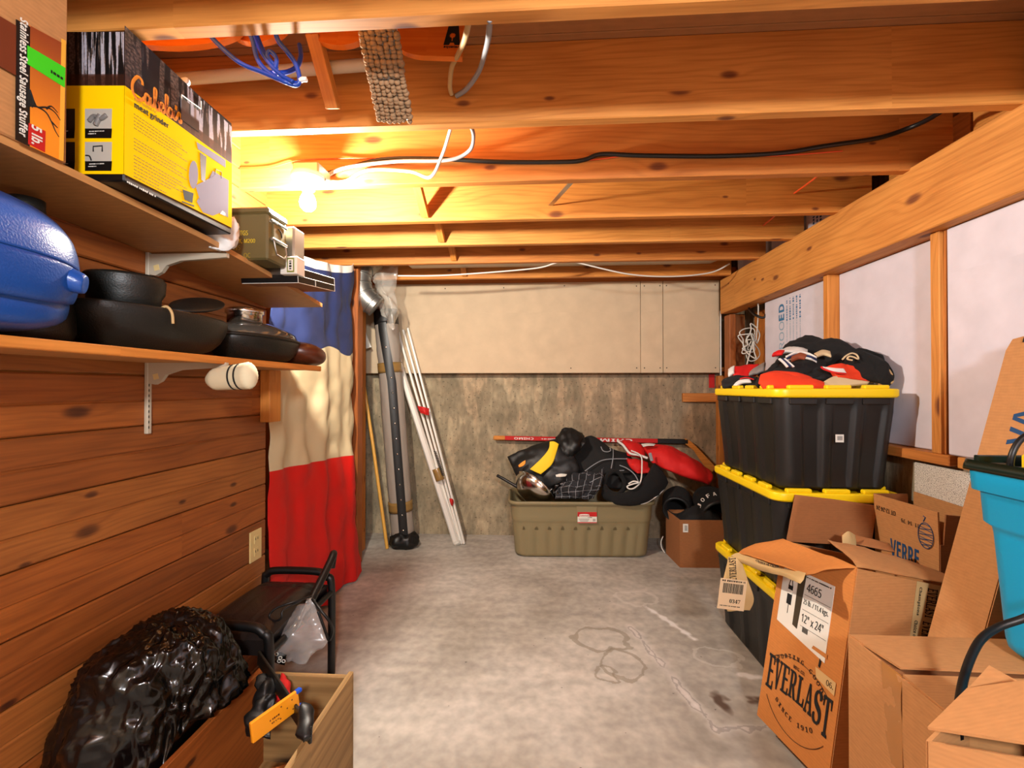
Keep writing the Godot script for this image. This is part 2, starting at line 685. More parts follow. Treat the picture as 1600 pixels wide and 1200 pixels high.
	mats.blackknit = bumpy(tri(weave, 1.0, 0.03, Color(0.05, 0.05, 0.055)), weave, 0.08)
	mats.blackknit.albedo_texture = null
	mats.nylon = plain(Color(0.04, 0.042, 0.045), 0.5)
	mats.redcloth = plain(Color(0.78, 0.05, 0.04), 0.75)
	mats.redflag = plain(Color(0.80, 0.06, 0.03), 0.55)
	mats.blueflag = plain(Color(0.12, 0.17, 0.34), 0.6)
	mats.whiteflag = plain(Color(0.80, 0.73, 0.58), 0.6)
	for k in ["redflag", "blueflag", "whiteflag"]:
		mats[k].backlight_enabled = true
		mats[k].backlight = mats[k].albedo_color * 0.35
	mats.header = plain(Color(0.86, 0.85, 0.82), 0.7)
	mats.orangecloth = plain(Color(0.86, 0.22, 0.06), 0.85)
	mats.cream = plain(Color(0.78, 0.70, 0.55), 0.85)
	mats.whitecloth = plain(Color(0.85, 0.84, 0.82), 0.85)
	mats.navy = plain(Color(0.10, 0.15, 0.32), 0.85)
	mats.sock = plain(Color(0.83, 0.79, 0.66), 0.95)
	mats.yellowcloth = plain(Color(0.92, 0.77, 0.07), 0.7)
	# plaid: black and grey with thin white lines
	mats.plaid = textured(picture(256, 256, func(x, y):
		var c := Color(0.07, 0.07, 0.08)
		if x % 128 < 64:
			c += Color(0.035, 0.035, 0.04)
		if y % 128 < 64:
			c += Color(0.035, 0.035, 0.04)
		if x % 64 < 3 or y % 64 < 3:
			c = Color(0.62, 0.62, 0.64)
		return c), 0.9, Vector3.ONE)
	# plastics and metals
	mats.black = plain(Color(0.035, 0.035, 0.037), 0.45)
	mats.blacktote = plain(Color(0.085, 0.083, 0.08), 0.42)
	mats.yellow = plain(Color(0.93, 0.79, 0.03), 0.4)
	mats.tan = plain(Color(0.51, 0.462, 0.335), 0.5)
	mats.cyan = plain(Color(0.0, 0.58, 0.76), 0.38)
	mats.green = plain(Color(0.02, 0.10, 0.065), 0.3)
	var peb := noise(51, 0.05, 3)
	var pebble := picture(256, 256, func(x, y):
		var a := float(x) / 256.0
		var q: float = 0.5 + 0.6 * (peb.get_noise_2d(x, y) * (1.0 - a) + peb.get_noise_2d(x - 256, y) * a)
		return Color(q, q, q))
	mats.shell = bumpy(plain(Color(0.085, 0.09, 0.08), 0.45), pebble, 0.06)
	mats.shell.uv1_triplanar = true
	mats.shell.uv1_scale = Vector3.ONE * 14
	mats.bluejug = bumpy(plain(Color(0.09, 0.28, 0.58), 0.3), pebble, 0.045)
	mats.bluejug.uv1_triplanar = true
	mats.bluejug.uv1_scale = Vector3.ONE * 14
	mats.vinyl = bumpy(plain(Color(0.12, 0.092, 0.082), 0.42), pebble, 0.05)
	mats.vinyl.uv1_triplanar = true
	mats.vinyl.uv1_scale = Vector3.ONE * 14
	mats.chrome = plain(Color(0.80, 0.78, 0.75), 0.16, 1.0)
	mats.steel = plain(Color(0.66, 0.65, 0.63), 0.3, 1.0)
	mats.galv = plain(Color(0.62, 0.62, 0.60), 0.38, 0.9)
	mats.alu = plain(Color(0.90, 0.89, 0.86), 0.42, 0.35)
	mats.paintmetal = plain(Color(0.72, 0.68, 0.60), 0.5)
	mats.olive = plain(Color(0.36, 0.32, 0.18), 0.55)
	mats.ivory = plain(Color(0.85, 0.76, 0.52), 0.4)
	mats.white = plain(Color(0.88, 0.88, 0.87), 0.5)
	mats.whitewire = plain(Color(0.82, 0.80, 0.76), 0.5)
	mats.greywire = plain(Color(0.55, 0.56, 0.58), 0.5)
	mats.bluewire = plain(Color(0.05, 0.24, 0.62), 0.35)
	mats.orangewire = plain(Color(0.85, 0.30, 0.10), 0.5)
	mats.ink = plain(Color(0.03, 0.03, 0.03), 0.8)
	mats.blueink = plain(Color(0.05, 0.25, 0.42), 0.8)
	mats.redink = plain(Color(0.72, 0.06, 0.05), 0.7)
	mats.yellowink = plain(Color(0.78, 0.70, 0.12), 0.7)
	mats.orangeink = plain(Color(0.93, 0.55, 0.05), 0.6)
	mats.paper = plain(Color(0.86, 0.85, 0.81), 0.7)
	mats.tape = plain(Color(0.52, 0.40, 0.22), 0.25)
	mats.tapepaper = plain(Color(0.74, 0.62, 0.42), 0.6)
	mats.bag = plain(Color(0.018, 0.015, 0.014), 0.2)
	mats.sheeting = plain(Color(0.88, 0.86, 0.82, 0.20), 0.18)
	mats.sheeting.transparency = BaseMaterial3D.TRANSPARENCY_ALPHA
	mats.clearbag = plain(Color(0.80, 0.80, 0.80, 0.26), 0.2)
	mats.clearbag.transparency = BaseMaterial3D.TRANSPARENCY_ALPHA
	mats.glass = plain(Color(0.30, 0.30, 0.28), 0.06)
	mats.greyvinyl = plain(Color(0.56, 0.52, 0.48), 0.6)
	mats.broom = plain(Color(0.80, 0.60, 0.26), 0.4)
	mats.shelf = tri(board, 0.6, 0.5, Color(0.77, 0.55, 0.32))
	mats.varnish = textured(wood_picture(77, Color(0.90, 0.50, 0.16), Color(0.78, 0.36, 0.09), Color(0.5, 0.2, 0.05), 2, 512, 256), 0.25, uvw)
	mats.carpet = plain(Color(0.58, 0.47, 0.35), 1.0)
	mats.tile = textured(picture(256, 256, func(x, y):
		var q := n4.get_noise_2d(x * 2.2, y * 2.2)
		return Color(0.10, 0.09, 0.08) if q > 0.4 else Color(0.84, 0.82, 0.78)), 0.9, Vector3.ONE * 1.0)
	mats.copper = plain(Color(0.34, 0.16, 0.09), 0.35)
	mats.yellowprint = plain(Color(0.95, 0.76, 0.02), 0.85)
	mats.yellowprint.metallic_specular = 0.1
	mats.blackprint = plain(Color(0.03, 0.03, 0.032), 0.4)
	mats.levelyellow = plain(Color(0.90, 0.58, 0.10), 0.4)
	mats.blueplastic = plain(Color(0.05, 0.30, 0.75), 0.4)

func lights():
	var t := thing("light_bulb", "bare glowing light bulb in a white holder on the second joist", "light bulb", at(481, 306, 1.70))
	var p := t.position
	var b := G.new().lathe([Vector2(0, -0.058), Vector2(0.016, -0.055), Vector2(0.027, -0.042), Vector2(0.030, -0.026), Vector2(0.026, -0.008), Vector2(0.016, 0.012), Vector2(0.014, 0.02), Vector2(0, 0.02)], 24, Transform3D(Basis(), p))
	var em := plain(Color(1, 0.98, 0.92), 0.5)
	em.emission_enabled = true
	em.emission = Color(1.0, 0.93, 0.80)
	em.emission_energy_multiplier = 30.0
	part(t, "bulb", b, em)
	part(t, "socket", G.new().lathe([Vector2(0, 0.02), Vector2(0.024, 0.02), Vector2(0.026, 0.04), Vector2(0.045, 0.05), Vector2(0.058, 0.062), Vector2(0.058, 0.078), Vector2(0, 0.078)], 28, Transform3D(Basis(), p)), mats.white)
	part(t, "junction_box", G.new().box(p + Vector3(0.0, 0.098, -0.03), Vector3(0.10, 0.045, 0.10), Basis(), 0.006), mats.galv)
	var l := OmniLight3D.new()
	l.name = "bulb_light"
	l.position = Vector3(0, -0.025, 0)
	l.light_color = Color(1.0, 0.97, 0.91)
	l.light_energy = 2.6
	l.omni_range = 14
	l.omni_attenuation = 2
	l.light_size = 0.028
	l.shadow_enabled = true
	t.add_child(l)
	# softer ceiling lamp, out of view behind the viewer, placed to light near faces
	var s := thing("unseen_ceiling_lamp", "unseen round white ceiling lamp behind the viewer, lighting the near faces", "lamp", Vector3(0.35, 1.88, 1.1))
	var e2 := plain(Color(1, 0.97, 0.92), 0.5)
	e2.emission_enabled = true
	e2.emission = Color(1.0, 0.93, 0.82)
	e2.emission_energy_multiplier = 6.0
	part(s, "globe", G.new().blob(s.position, Vector3(0.12, 0.10, 0.12), Basis(), 1.0, 0, 1, 1, 24), e2)
	var l2 := OmniLight3D.new()
	l2.name = "unseen_lamp_light"
	l2.light_color = Color(0.96, 0.98, 1.0)
	l2.light_energy = 4.6
	l2.omni_range = 14
	l2.omni_attenuation = 2
	l2.light_size = 0.12
	l2.shadow_enabled = true
	s.add_child(l2)

# ---------- the room ----------
const WL := -1.195   # boarded wall on the left
const ENDZ := -1.93  # where the boards end
func uo() -> Vector2:
	return Vector2(rng.randf() * 2.4, rng.randf() * 0.6)
func build_structure():
	var fl := structure("floor")
	var g := G.new()
	g.face([Vector3(-2.4, 0, -3.8), Vector3(1.6, 0, -3.8), Vector3(1.6, 0, 0.2), Vector3(-2.4, 0, 0.2)], Vector3.UP, [Vector2(0, 0), Vector2(1, 0), Vector2(1, 1), Vector2(0, 1)])
	g.face([Vector3(-2.4, 0, 0.2), Vector3(1.6, 0, 0.2), Vector3(1.6, 0, 2.7), Vector3(-2.4, 0, 2.7)], Vector3.UP, [Vector2(0, 1), Vector2(1, 1), Vector2(1, 0.375), Vector2(0, 0.375)])
	part(fl, "slab", g, mats.floorconcrete)
	part(fl, "base", G.new().box(Vector3(-0.4, -0.08, -0.55), Vector3(4.4, 0.15, 6.8)), mats.floorconcrete)
	# back wall: concrete below, gypsum board above
	var bw := structure("wall_back")
	g = G.new()
	g.face([Vector3(-2.4, 0, -3.72), Vector3(1.6, 0, -3.72), Vector3(1.6, 1.36, -3.72), Vector3(-2.4, 1.36, -3.72)], Vector3.BACK, [Vector2(0, 1), Vector2(1, 1), Vector2(1, 0), Vector2(0, 0)])
	part(bw, "concrete", g, mats.wallconcrete)
	part(bw, "core", G.new().box(Vector3(-0.4, 1.12, -3.84), Vector3(4.4, 2.4, 0.2)), mats.wallconcrete)
	part(bw, "sill", G.new().box(Vector3(-0.4, 1.35, -3.68), Vector3(4.0, 0.03, 0.09)), mats.lumber_b)
	for q in [[-1.40, 0.79], [0.793, 0.962], [0.966, 1.392]]:
		part(bw, "drywall_panel", G.new().box(Vector3((q[0] + q[1]) / 2, 1.68, -3.606), Vector3(q[1] - q[0], 0.716, 0.013)), mats.gypsum)
	g = G.new()
	for p in [[-0.75, 2.0], [-0.28, 2.0], [0.20, 2.01], [0.76, 2.0], [0.82, 2.0], [0.94, 2.0], [0.99, 2.0], [1.36, 2.0], [0.76, 1.36], [0.82, 1.36], [0.94, 1.36], [0.99, 1.36], [1.36, 1.36], [0.25, 1.36]]:
		g.box(Vector3(p[0], p[1], -3.599), Vector3(0.008, 0.008, 0.002))
	part(bw, "nail", g, mats.ink)
	part(bw, "top_plate", G.new().box(Vector3(-0.4, 2.09, -3.66), Vector3(4.0, 0.10, 0.1)), mats.lumber_b)
	part(bw, "wood_strip", G.new().box(Vector3(1.29, 1.128, -3.70), Vector3(0.30, 0.07, 0.035), Basis(), 0.003, uo()), mats.lumber_b)
	part(bw, "red_mark", G.new().box(Vector3(1.375, 1.26, -3.717), Vector3(0.045, 0.11, 0.004)), mats.redink).set_meta("label", "red painted mark")
	part(bw, "stop_block", G.new().box(Vector3(1.425, 0.75, -3.66), Vector3(0.06, 1.1, 0.06), Basis(), 0.003, uo()), mats.lumber_b)
	# left wall: boards of two tones, each grooved down its middle
	var lw := structure("wall_left")
	part(lw, "core", G.new().box(Vector3(WL - 0.075, 1.12, 0.37), Vector3(0.11, 2.24, 4.58)), mats.lumber_b)
	var y := -0.13
	var k := 0
	while y < 2.2:
		var h := 0.1505
		g = G.new()
		var o := uo()
		for s in [-1, 1]:
			g.box(Vector3(WL - 0.009, y + h / 2 + s * h / 4, 0.37), Vector3(0.018, h / 2 - (0.001), 4.6), Basis(), 0.004, o + Vector2(0, s * h / 4))
		# a tighter centre groove: fill most of it, leaving a fine bead
		g.box(Vector3(WL - 0.0115, y + h / 2, 0.37), Vector3(0.016, 0.0025, 4.6), Basis(), 0.0, o)
		part(lw, "plank", g, [mats.cedar, mats.cedar_b, mats.cedar_c][k % 3])
		y += h + 0.0022
		k += 1
	# beyond the opening: a side space closed by its own walls
	var sw := structure("wall_recess")
	part(sw, "panel", G.new().box(Vector3(-2.45, 1.12, -2.8), Vector3(0.1, 2.24, 2.0)), mats.lumber_b)
	part(sw, "panel", G.new().box(Vector3(-1.85, 1.12, -1.86), Vector3(1.2, 2.24, 0.1)), mats.lumber_b)
	part(sw, "panel", G.new().box(Vector3(-1.9, 1.12, -3.32), Vector3(1.2, 2.24, 0.06)), mats.lumber_b)
	var tr := structure("trim_1")
	part(tr, "post", G.new().box(Vector3(-1.275, 1.06, -3.055), Vector3(0.10, 2.12, 0.09), Basis(), 0.004, uo()), mats.cedar_c)
	# behind the viewer
	var rw := structure("wall_rear")
	part(rw, "panel", G.new().box(Vector3(-0.4, 1.12, 2.7), Vector3(4.4, 2.24, 0.12)), mats.gypsum)
	# electric outlet on the boards
	var q := onx(398, 852, WL)
	var ot := thing("outlet", "ivory double electric outlet low on the boarded wall", "outlet", Vector3(WL, q.y - 0.06, q.z))
	part(ot, "plate", G.new().box(Vector3(WL + 0.003, q.y, q.z), Vector3(0.006, 0.128, 0.078), Basis(), 0.003), mats.ivory)
	for s in [-1, 1]:
		var oo := part(ot, "socket", G.new().box(Vector3(WL + 0.007, q.y + s * 0.026, q.z), Vector3(0.004, 0.034, 0.028), Basis(), 0.002), mats.ivory)
		g = G.new()
		for z in [-0.007, 0.007]:
			g.box(Vector3(WL + 0.0092, q.y + s * 0.026 + 0.003, q.z + z), Vector3(0.001, 0.010, 0.003))
		part(oo, "slot", g, mats.ink)

const JOISTS := [-1.355, -1.75, -2.15, -2.52, -2.89, -3.30]
func build_ceiling():
	var c := structure("ceiling")
	for i in 7:
		part(c, "subfloor_panel", G.new().box(Vector3(-0.4, 2.256, 2.1 - i * 0.98), Vector3(4.4, 0.028, 0.977)), mats.plywood)
	var zs := JOISTS.duplicate()
	for i in 9:
		zs.append(-0.955 + i * 0.4)
	var ends := [1.62, 1.515, 1.51, 1.42, 1.40, 1.36]
	var k := 0
	for z in zs:
		var e: float = ends[k] if k < 6 else 1.62
		part(c, "joist", G.new().box(Vector3((e - 2.4) / 2, 2.1235, z - 0.019), Vector3(e + 2.4, 0.237, 0.038), Basis(), 0.003, uo()), [mats.lumber, mats.lumber_b, mats.lumber_c][k % 3])
		k += 1
	# crossed bridging between the joists
	var zz := [-0.955] + JOISTS
	for i in 6:
		for s in [-1, 1]:
			var za: float = zz[i] - 0.04
			var zb: float = zz[i + 1]
			if (i == 0 and s == -1) or i == 1:
				continue
			var a := Vector3(-0.565 + s * 0.022, 2.232 if s > 0 else 2.03, za + 0.0)
			var b := Vector3(-0.565 + s * 0.022, 2.03 if s > 0 else 2.232, zb + 0.002)
			if i == 0:
				a = at(490, 52, 1.25)
				b = at(522, 172, 1.335)
			var d := b - a
			var fz := -d.normalized()
			var fx := Vector3.RIGHT
			var fy := fz.cross(fx).normalized()
			part(c, "bridging", G.new().box((a + b) / 2, Vector3(0.036, 0.036, d.length() - 0.006), Basis(fx, fy, fz), 0.002, uo()), mats.lumber_c)
	# thin metal straps that brace two bays
	for q in [[[897, 280], [860, 321]], [[394, 296], [412, 322]]]:
		var a := onz(q[0][0], q[0][1], -1.80)
		var b := onz(q[1][0], q[1][1], -2.147)
		part(c, "metal_strap", G.new().box((a + b) / 2, Vector3(0.02, 0.003, (b - a).length()), Basis.looking_at(b - a), 0.0), mats.steel)
	# rim behind the joist ends
	for q in [[-1.35, -0.5], [-1.75, -1.36], [-2.15, -1.76]]:
		part(c, "rim_board", G.new().box(Vector3(1.60, 2.12, (q[0] + q[1]) / 2), Vector3(0.038, 0.24, q[1] - q[0]), Basis(), 0.002, uo()), mats.lumber_c)
	part(c, "rim_board", G.new().box(Vector3(1.60, 2.12, 1.1), Vector3(0.038, 0.24, 3.2), Basis(), 0.002, uo()), mats.lumber)
	for q in [[-2.55, -2.20], [-2.92, -2.57], [-3.4, -2.96]]:
		part(c, "insulation_panel", G.new().box(Vector3(1.47, 2.12, (q[0] + q[1]) / 2), Vector3(0.05, 0.22, q[1] - q[0]), Basis(), 0.003), mats.foam)
	for row in 3:
		scribble(c, Vector3(1.4445, 2.08, -2.42 - row * 0.03), Vector3(0, -1, 0), Vector3(0, 0, -1), 0.14, 0.018, mats.blueink)

func build_right_wall():
	var w := structure("wall_right")
	part(w, "core", G.new().box(Vector3(1.70, 1.12, -0.55), Vector3(0.1, 2.4, 6.6)), mats.wallconcrete)
	part(w, "concrete", G.new().box(Vector3(1.57, 0.465, -1.42), Vector3(0.22, 0.93, 4.6)), mats.wallconcrete)
	part(w, "concrete", G.new().box(Vector3(1.57, 0.465, 1.8), Vector3(0.22, 0.93, 1.9)), mats.wallconcrete)
	part(w, "bottom_plate", G.new().box(Vector3(1.45, 0.952, -2.47), Vector3(0.075, 0.038, 1.62), Basis(), 0.003, uo()), mats.lumber_b)
	part(w, "bottom_plate", G.new().box(Vector3(1.45, 0.952, 0.52), Vector3(0.075, 0.038, 4.3), Basis(), 0.003, uo()), mats.lumber)
	part(w, "header_beam", G.new().box(Vector3(1.407, 1.888, -1.20), Vector3(0.09, 0.254, 4.62), Basis(), 0.004, uo()), mats.lumber)
	part(w, "beam_plate", G.new().box(Vector3(1.46, 1.78, -1.20), Vector3(0.03, 0.04, 4.6), Basis(), 0.003, uo()), mats.lumber_b)
	# studs; insulation boards stand between them
	for z in [-2.33, -1.71, -0.27, 0.6, 1.4]:
		part(w, "stud", G.new().box(Vector3(1.441, 1.366, z), Vector3(0.06, 0.79, 0.038), Basis(), 0.003, uo()), mats.lumber if z > -2 else mats.lumber_c)
	part(w, "stud", G.new().box(Vector3(1.45, 1.366, -1.688), Vector3(0.05, 0.79, 0.012), Basis(Vector3.RIGHT, 0.012), 0.002, uo()), mats.lumber_b)
	for q in [[-3.04, -2.352, 1.462], [-2.308, -1.732, 1.462], [-1.672, -0.30, 1.420], [-0.24, 0.57, 1.452], [0.63, 2.6, 1.452]]:
		part(w, "insulation_panel", G.new().box(Vector3(q[2] + 0.025, 1.366, (q[0] + q[1]) / 2), Vector3(0.05, 0.786, q[1] - q[0]), Basis(), 0.004), mats.foam)
	# blue maker's print, running up the far board
	var blue := plain(Color(0.22, 0.45, 0.62), 0.8)
	var pale := plain(Color(0.55, 0.66, 0.74), 0.8)
	var px := 1.4612
	words(w, "ROOED", Vector3(px, 1.575, -2.835), Vector3.UP, Vector3(0, 0, -1), 0.055, pale, 0.27, "Droid Sans", false)
	words(w, "ED", Vector3(px - 0.0004, 1.66, -2.835), Vector3.UP, Vector3(0, 0, -1), 0.06, blue, 0.10)
	var z := -2.775
	for k in 5:
		scribble(w, Vector3(px, 1.665, z), Vector3.UP, Vector3(0, 0, -1), 0.13, 0.015, blue)
		scribble(w, Vector3(px, 1.535, z), Vector3.UP, Vector3(0, 0, -1), 0.12, 0.008, pale)
		z += 0.034
	# corner cavity: posts, a nailing block and the board edge
	part(w, "corner_post", G.new().box(Vector3(1.43, 1.10, -3.50), Vector3(0.045, 1.30, 0.10), Basis(), 0.003, uo()), mats.cedar_c)
	part(w, "corner_post", G.new().box(Vector3(1.50, 1.366, -3.55), Vector3(0.10, 0.79, 0.05), Basis(), 0.003, uo()), mats.cedar)
	part(w, "corner_post", G.new().box(Vector3(1.61, 1.366, -3.30), Vector3(0.05, 0.79, 0.30), Basis(), 0.003, uo()), mats.lumber_b)
	part(w, "nailing_block", G.new().box(Vector3(1.55, 1.34, -3.27), Vector3(0.09, 0.05, 0.28), Basis(), 0.003, uo()), mats.lumber)
	part(w, "corner_bead", G.new().box(Vector3(1.399, 1.55, -3.596), Vector3(0.008, 0.50, 0.012)), mats.white)
	# coil of white cable in the cavity
	var g := G.new()
	var path := []
	var c := at(1170, 535, 3.06)
	for i in 70:
		var a := i * 0.47
		var r := 0.075 + 0.03 * sin(i * 0.9) + 0.02 * sin(i * 0.31)
		path.append(c + view.x * ((0.05 + 0.03 * sin(i * 0.9)) * cos(a + 0.5 * sin(i * 0.23)) + 0.02 * sin(i * 0.31)) + view.y * ((0.07 + 0.03 * sin(i * 0.53)) * sin(a) + 0.03 * sin(i * 0.27)) + view.z * 0.03 * sin(i * 0.37))
	path.append(at(1156, 610, 3.0))
	path.push_front(at(1185, 480, 3.0))
	path.push_front(at(1178, 430, 3.05))
	g.tube(path, 0.0042, 6, 4)
	solo("cable_coil", g, mats.whitewire, "tangled coil of white cable hanging in the open corner of the wall", "cable")
	g = G.new()
	g.tube([at(1170, 482, 3.15), at(1180, 492, 3.0), at(1195, 495, 2.95), at(1203, 470, 2.95)], 0.008, 8, 6)
	solo("cable", g, mats.black, "short thick black cable above the white coil in the wall corner", "cable")

func build_overhead():
	# wiring stapled along the second joist
	var w := func(name_, pts, r, m, label):
		var path := []
		for p in pts:
			path.append(onz(p[0], p[1], p[2]))
		solo(name_, G.new().tube(path, r, 8, 8), m, label, "cable", "")
	w.call("cable", [[508, 272, -1.735], [545, 262, -1.738], [600, 249, -1.738], [680, 248, -1.738], [780, 253, -1.738], [880, 253, -1.738], [912, 250, -1.738], [940, 241, -1.738], [1000, 243, -1.738], [1120, 244, -1.738], [1220, 239, -1.738], [1290, 228, -1.738], [1370, 216, -1.738], [1420, 200, -1.72], [1455, 184, -1.64], [1480, 164, -1.55], [1486, 140, -1.50]], 0.0085, mats.black, "thick black cable stapled along the second joist to the right")
	w.call("cable", [[505, 278, -1.735], [540, 262, -1.73], [620, 252, -1.728], [700, 250, -1.725], [733, 236, -1.70], [740, 212, -1.62], [732, 192, -1.50], [715, 182, -1.42]], 0.007, mats.greywire, "grey cable looping from the nearest joist to the second joist")
	w.call("cable", [[460, 262, -1.735], [486, 268, -1.72], [510, 282, -1.735], [540, 283, -1.738], [575, 266, -1.736], [640, 268, -1.735], [672, 277, -1.70], [690, 245, -1.62], [703, 205, -1.48], [708, 182, -1.41]], 0.006, mats.whitewire, "white cable dropping behind the nearest joist and running to the bulb")
	w.call("cable", [[366, 264, -1.742], [420, 262, -1.742], [470, 250, -1.742], [560, 247, -1.742], [650, 249, -1.742], [800, 251, -1.742], [920, 250, -1.742], [1010, 241, -1.742], [1190, 244, -1.742], [1316, 236, -1.742]], 0.0025, mats.orangewire, "thin orange wire along the second joist under the black cable")
	w.call("cable", [[706, 148, -1.35], [703, 135, -1.33], [706, 105, -1.28], [716, 85, -1.22], [726, 62, -1.12], [732, 35, -1.0]], 0.007, mats.tapepaper, "tan cable entering the hole in the nearest joist")
	w.call("cable", [[713, 150, -1.35], [730, 138, -1.32], [748, 112, -1.26], [757, 85, -1.18], [763, 60, -1.08], [765, 30, -0.98]], 0.007, mats.greywire, "grey printed cable beside the tan cable at the nearest joist")
	w.call("cable", [[1287, 266, -1.80], [1270, 281, -1.95], [1241, 302, -2.147]], 0.004, mats.orangewire, "orange wire hanging from the second joist into the third joist at right")
	w.call("cable", [[1216, 332, -2.19], [1205, 342, -2.35], [1193, 352, -2.517]], 0.004, mats.orangewire, "orange wire at the right end of the fourth joist")
	w.call("cable", [[622, 431, -2.94], [700, 430, -2.95], [830, 420, -2.95], [868, 411, -2.93], [890, 408, -2.93], [980, 428, -3.0], [1050, 432, -3.05], [1110, 426, -3.1], [1140, 412, -3.1]], 0.005, mats.whitewire, "white cable sagging below the sheet metal duct at the back")
	# drilled hole behind the two cables
	# sheet metal duct between the last joists
	var g := G.new()
	var rows := []
	for i in 15:
		var u := i / 14.0
		var x: float = lerp(-0.9, 1.33, u)
		var sc := 1.0 if u < 0.9 else sqrt(max(0.0, 1.0 - pow((u - 0.9) / 0.1, 2)) + 0.02)
		var ring := []
		for s in 16:
			var a := TAU * s / 16
			ring.append(Vector3(x, 2.125 + 0.075 * sc * sign(sin(a)) * pow(abs(sin(a)), 0.6), -3.11 + 0.13 * sc * sign(cos(a)) * pow(abs(cos(a)), 0.6)))
		rows.append(ring)
	g.grid(rows, true, false, 1, 1, true)
	solo("duct", g, mats.galv, "long flat sheet metal duct between the two rearmost joists", "duct")
	# pipe that runs behind the boards overhead, on the near side of the nearest joist
	g = G.new().tube([onz(280, 124, -1.28), onz(575, 101, -1.28)], 0.017, 14)
	solo("conduit_pipe", g, mats.paintmetal, "pale pipe running across the nearest joist above the yellow carton", "pipe")
	# varnished boards with rounded tips stowed up between the joists
	var skis := [[onz(258, 40, -1.16), 0.22, 0.36, 18.0, "leftmost of the varnished wooden boards stowed overhead, above the yellow carton"], [onz(405, 35, -1.20), 0.09, 0.26, 8.0, "narrow varnished wooden board tip overhead, behind the blue cable"], [onz(535, 40, -1.22), 0.09, 0.20, -6.0, "short varnished board tip overhead, left of the carpet strip"]]
	for s in skis:
		var poly := []
		for i in 25:
			var a := PI + PI * i / 24
			poly.append(Vector2(cos(a) * s[1], sin(a) * 0.075))
		poly.append(Vector2(s[1], 0.10))
		poly.append(Vector2(-s[1], 0.10))
		var xf := Transform3D(Basis(Vector3.BACK, deg_to_rad(-6)) * Basis(Vector3.RIGHT, deg_to_rad(-12)), s[0])
		solo("wooden_board", G.new().prism(poly, 0.016, xf), mats.varnish, s[4], "board", "")
	var bp := thing("wooden_board", "varnished wooden board overhead with a black letter and leaf emblem, right of the carpet strip", "board", onz(670, 60, -1.25))
	var c := bp.position
	var poly2 := []
	for i in 21:
		var a := PI + HALF * i / 20
		poly2.append(Vector2(cos(a) * 0.10 - 0.0, sin(a) * 0.065))
	poly2.append_array([Vector2(0.10, -0.068), Vector2(0.10, 0.12), Vector2(-0.10, 0.12)])
	var xf2 := Transform3D(Basis(Vector3.BACK, deg_to_rad(-3)) * Basis(Vector3.RIGHT, deg_to_rad(-10)), c)
	part(bp, "board", G.new().prism(poly2, 0.016, xf2), mats.varnish)
	var zz := 0.0085
	g = G.new()
	g.prism([Vector2(0.046, -0.030), Vector2(0.062, 0.075), Vector2(0.078, 0.075), Vector2(0.092, -0.030), Vector2(0.077, -0.030), Vector2(0.074, -0.022), Vector2(0.064, -0.022), Vector2(0.061, -0.030)], 0.001, xf2 * Transform3D(Basis(), Vector3(0, 0, zz)))
	part(bp, "emblem", g, mats.ink)
	var leaf := []
	for i in 22:
		var a := TAU * i / 22 + HALF
		var r := 0.0095 if i % 2 == 0 else 0.0055
		leaf.append(Vector2(0.069 + cos(a) * r, 0.0 + sin(a) * r))
	g = G.new().prism(leaf, 0.0012, xf2 * Transform3D(Basis(), Vector3(0, 0, zz + 0.0004)))
	g.prism([Vector2(0.068, -0.018), Vector2(0.070, -0.018), Vector2(0.070, -0.006), Vector2(0.068, -0.006)], 0.0012, xf2 * Transform3D(Basis(), Vector3(0, 0, zz + 0.0004)))
	part(bp, "leaf_emblem", g, mats.varnish)
	words(bp, "aquatan", xf2 * Vector3(0.069, -0.037, zz), xf2.basis.x, xf2.basis.y, 0.009, mats.ink, 0.044)
	# bundle of blue cable hung overhead
	g = G.new()
	var bl := func(pts, r):
		var path := []
		for p in pts:
			path.append(at(p[0], p[1], p[2]))
		g.tube(path, r, 8, 8)
	bl.call([[315, 40, 1.12], [340, 68, 1.12], [375, 98, 1.12], [410, 113, 1.12], [440, 126, 1.12], [462, 133, 1.13], [468, 124, 1.13], [462, 100, 1.13], [448, 80, 1.12], [434, 62, 1.12], [428, 40, 1.1]], 0.0055)
	bl.call([[385, 40, 1.1], [395, 65, 1.11], [402, 92, 1.12], [418, 112, 1.12], [445, 128, 1.12], [464, 130, 1.14]], 0.0055)
	bl.call([[390, 40, 1.13], [404, 72, 1.13], [422, 100, 1.12], [440, 118, 1.12], [458, 128, 1.12]], 0.0055)
	bl.call([[396, 40, 1.15], [412, 80, 1.14], [432, 106, 1.13], [418, 88, 1.12], [422, 80, 1.12], [432, 92, 1.12], [428, 112, 1.12]], 0.005)
	bl.call([[410, 113, 1.14], [440, 114, 1.16], [462, 106, 1.2], [470, 88, 1.22], [468, 70, 1.24]], 0.006)
	var bc := thing("cable", "bundle of looped blue cable hanging overhead", "cable", g.centre())
	part(bc, "loops", g, mats.bluewire)
	part(bc, "end_tip", G.new().tube([at(468, 126, 1.13), at(473, 124, 1.13), at(479, 124, 1.13)], 0.006, 8), mats.white)
	# strip of looped carpet wound over a hanging timber
	var a0 := at(583, 8, 1.062)
	var b0 := at(617, 190, 1.285)
	var cs := thing("carpet_strip", "strip of tan looped carpet hanging down in front of the nearest joist", "carpet", b0)
	var ax := (b0 - a0).normalized()
	var sx := view.x.normalized()
	sx = (sx - ax * sx.dot(ax)).normalized()
	var nz := sx.cross(ax).normalized()
	if nz.z < 0:
		nz = -nz
	var L := (b0 - a0).length()
	part(cs, "backing", G.new().box((a0 + b0) / 2 - nz * 0.014, Vector3(0.088, L, 0.022), Basis(sx, -ax, nz), 0.006), mats.whitecloth)
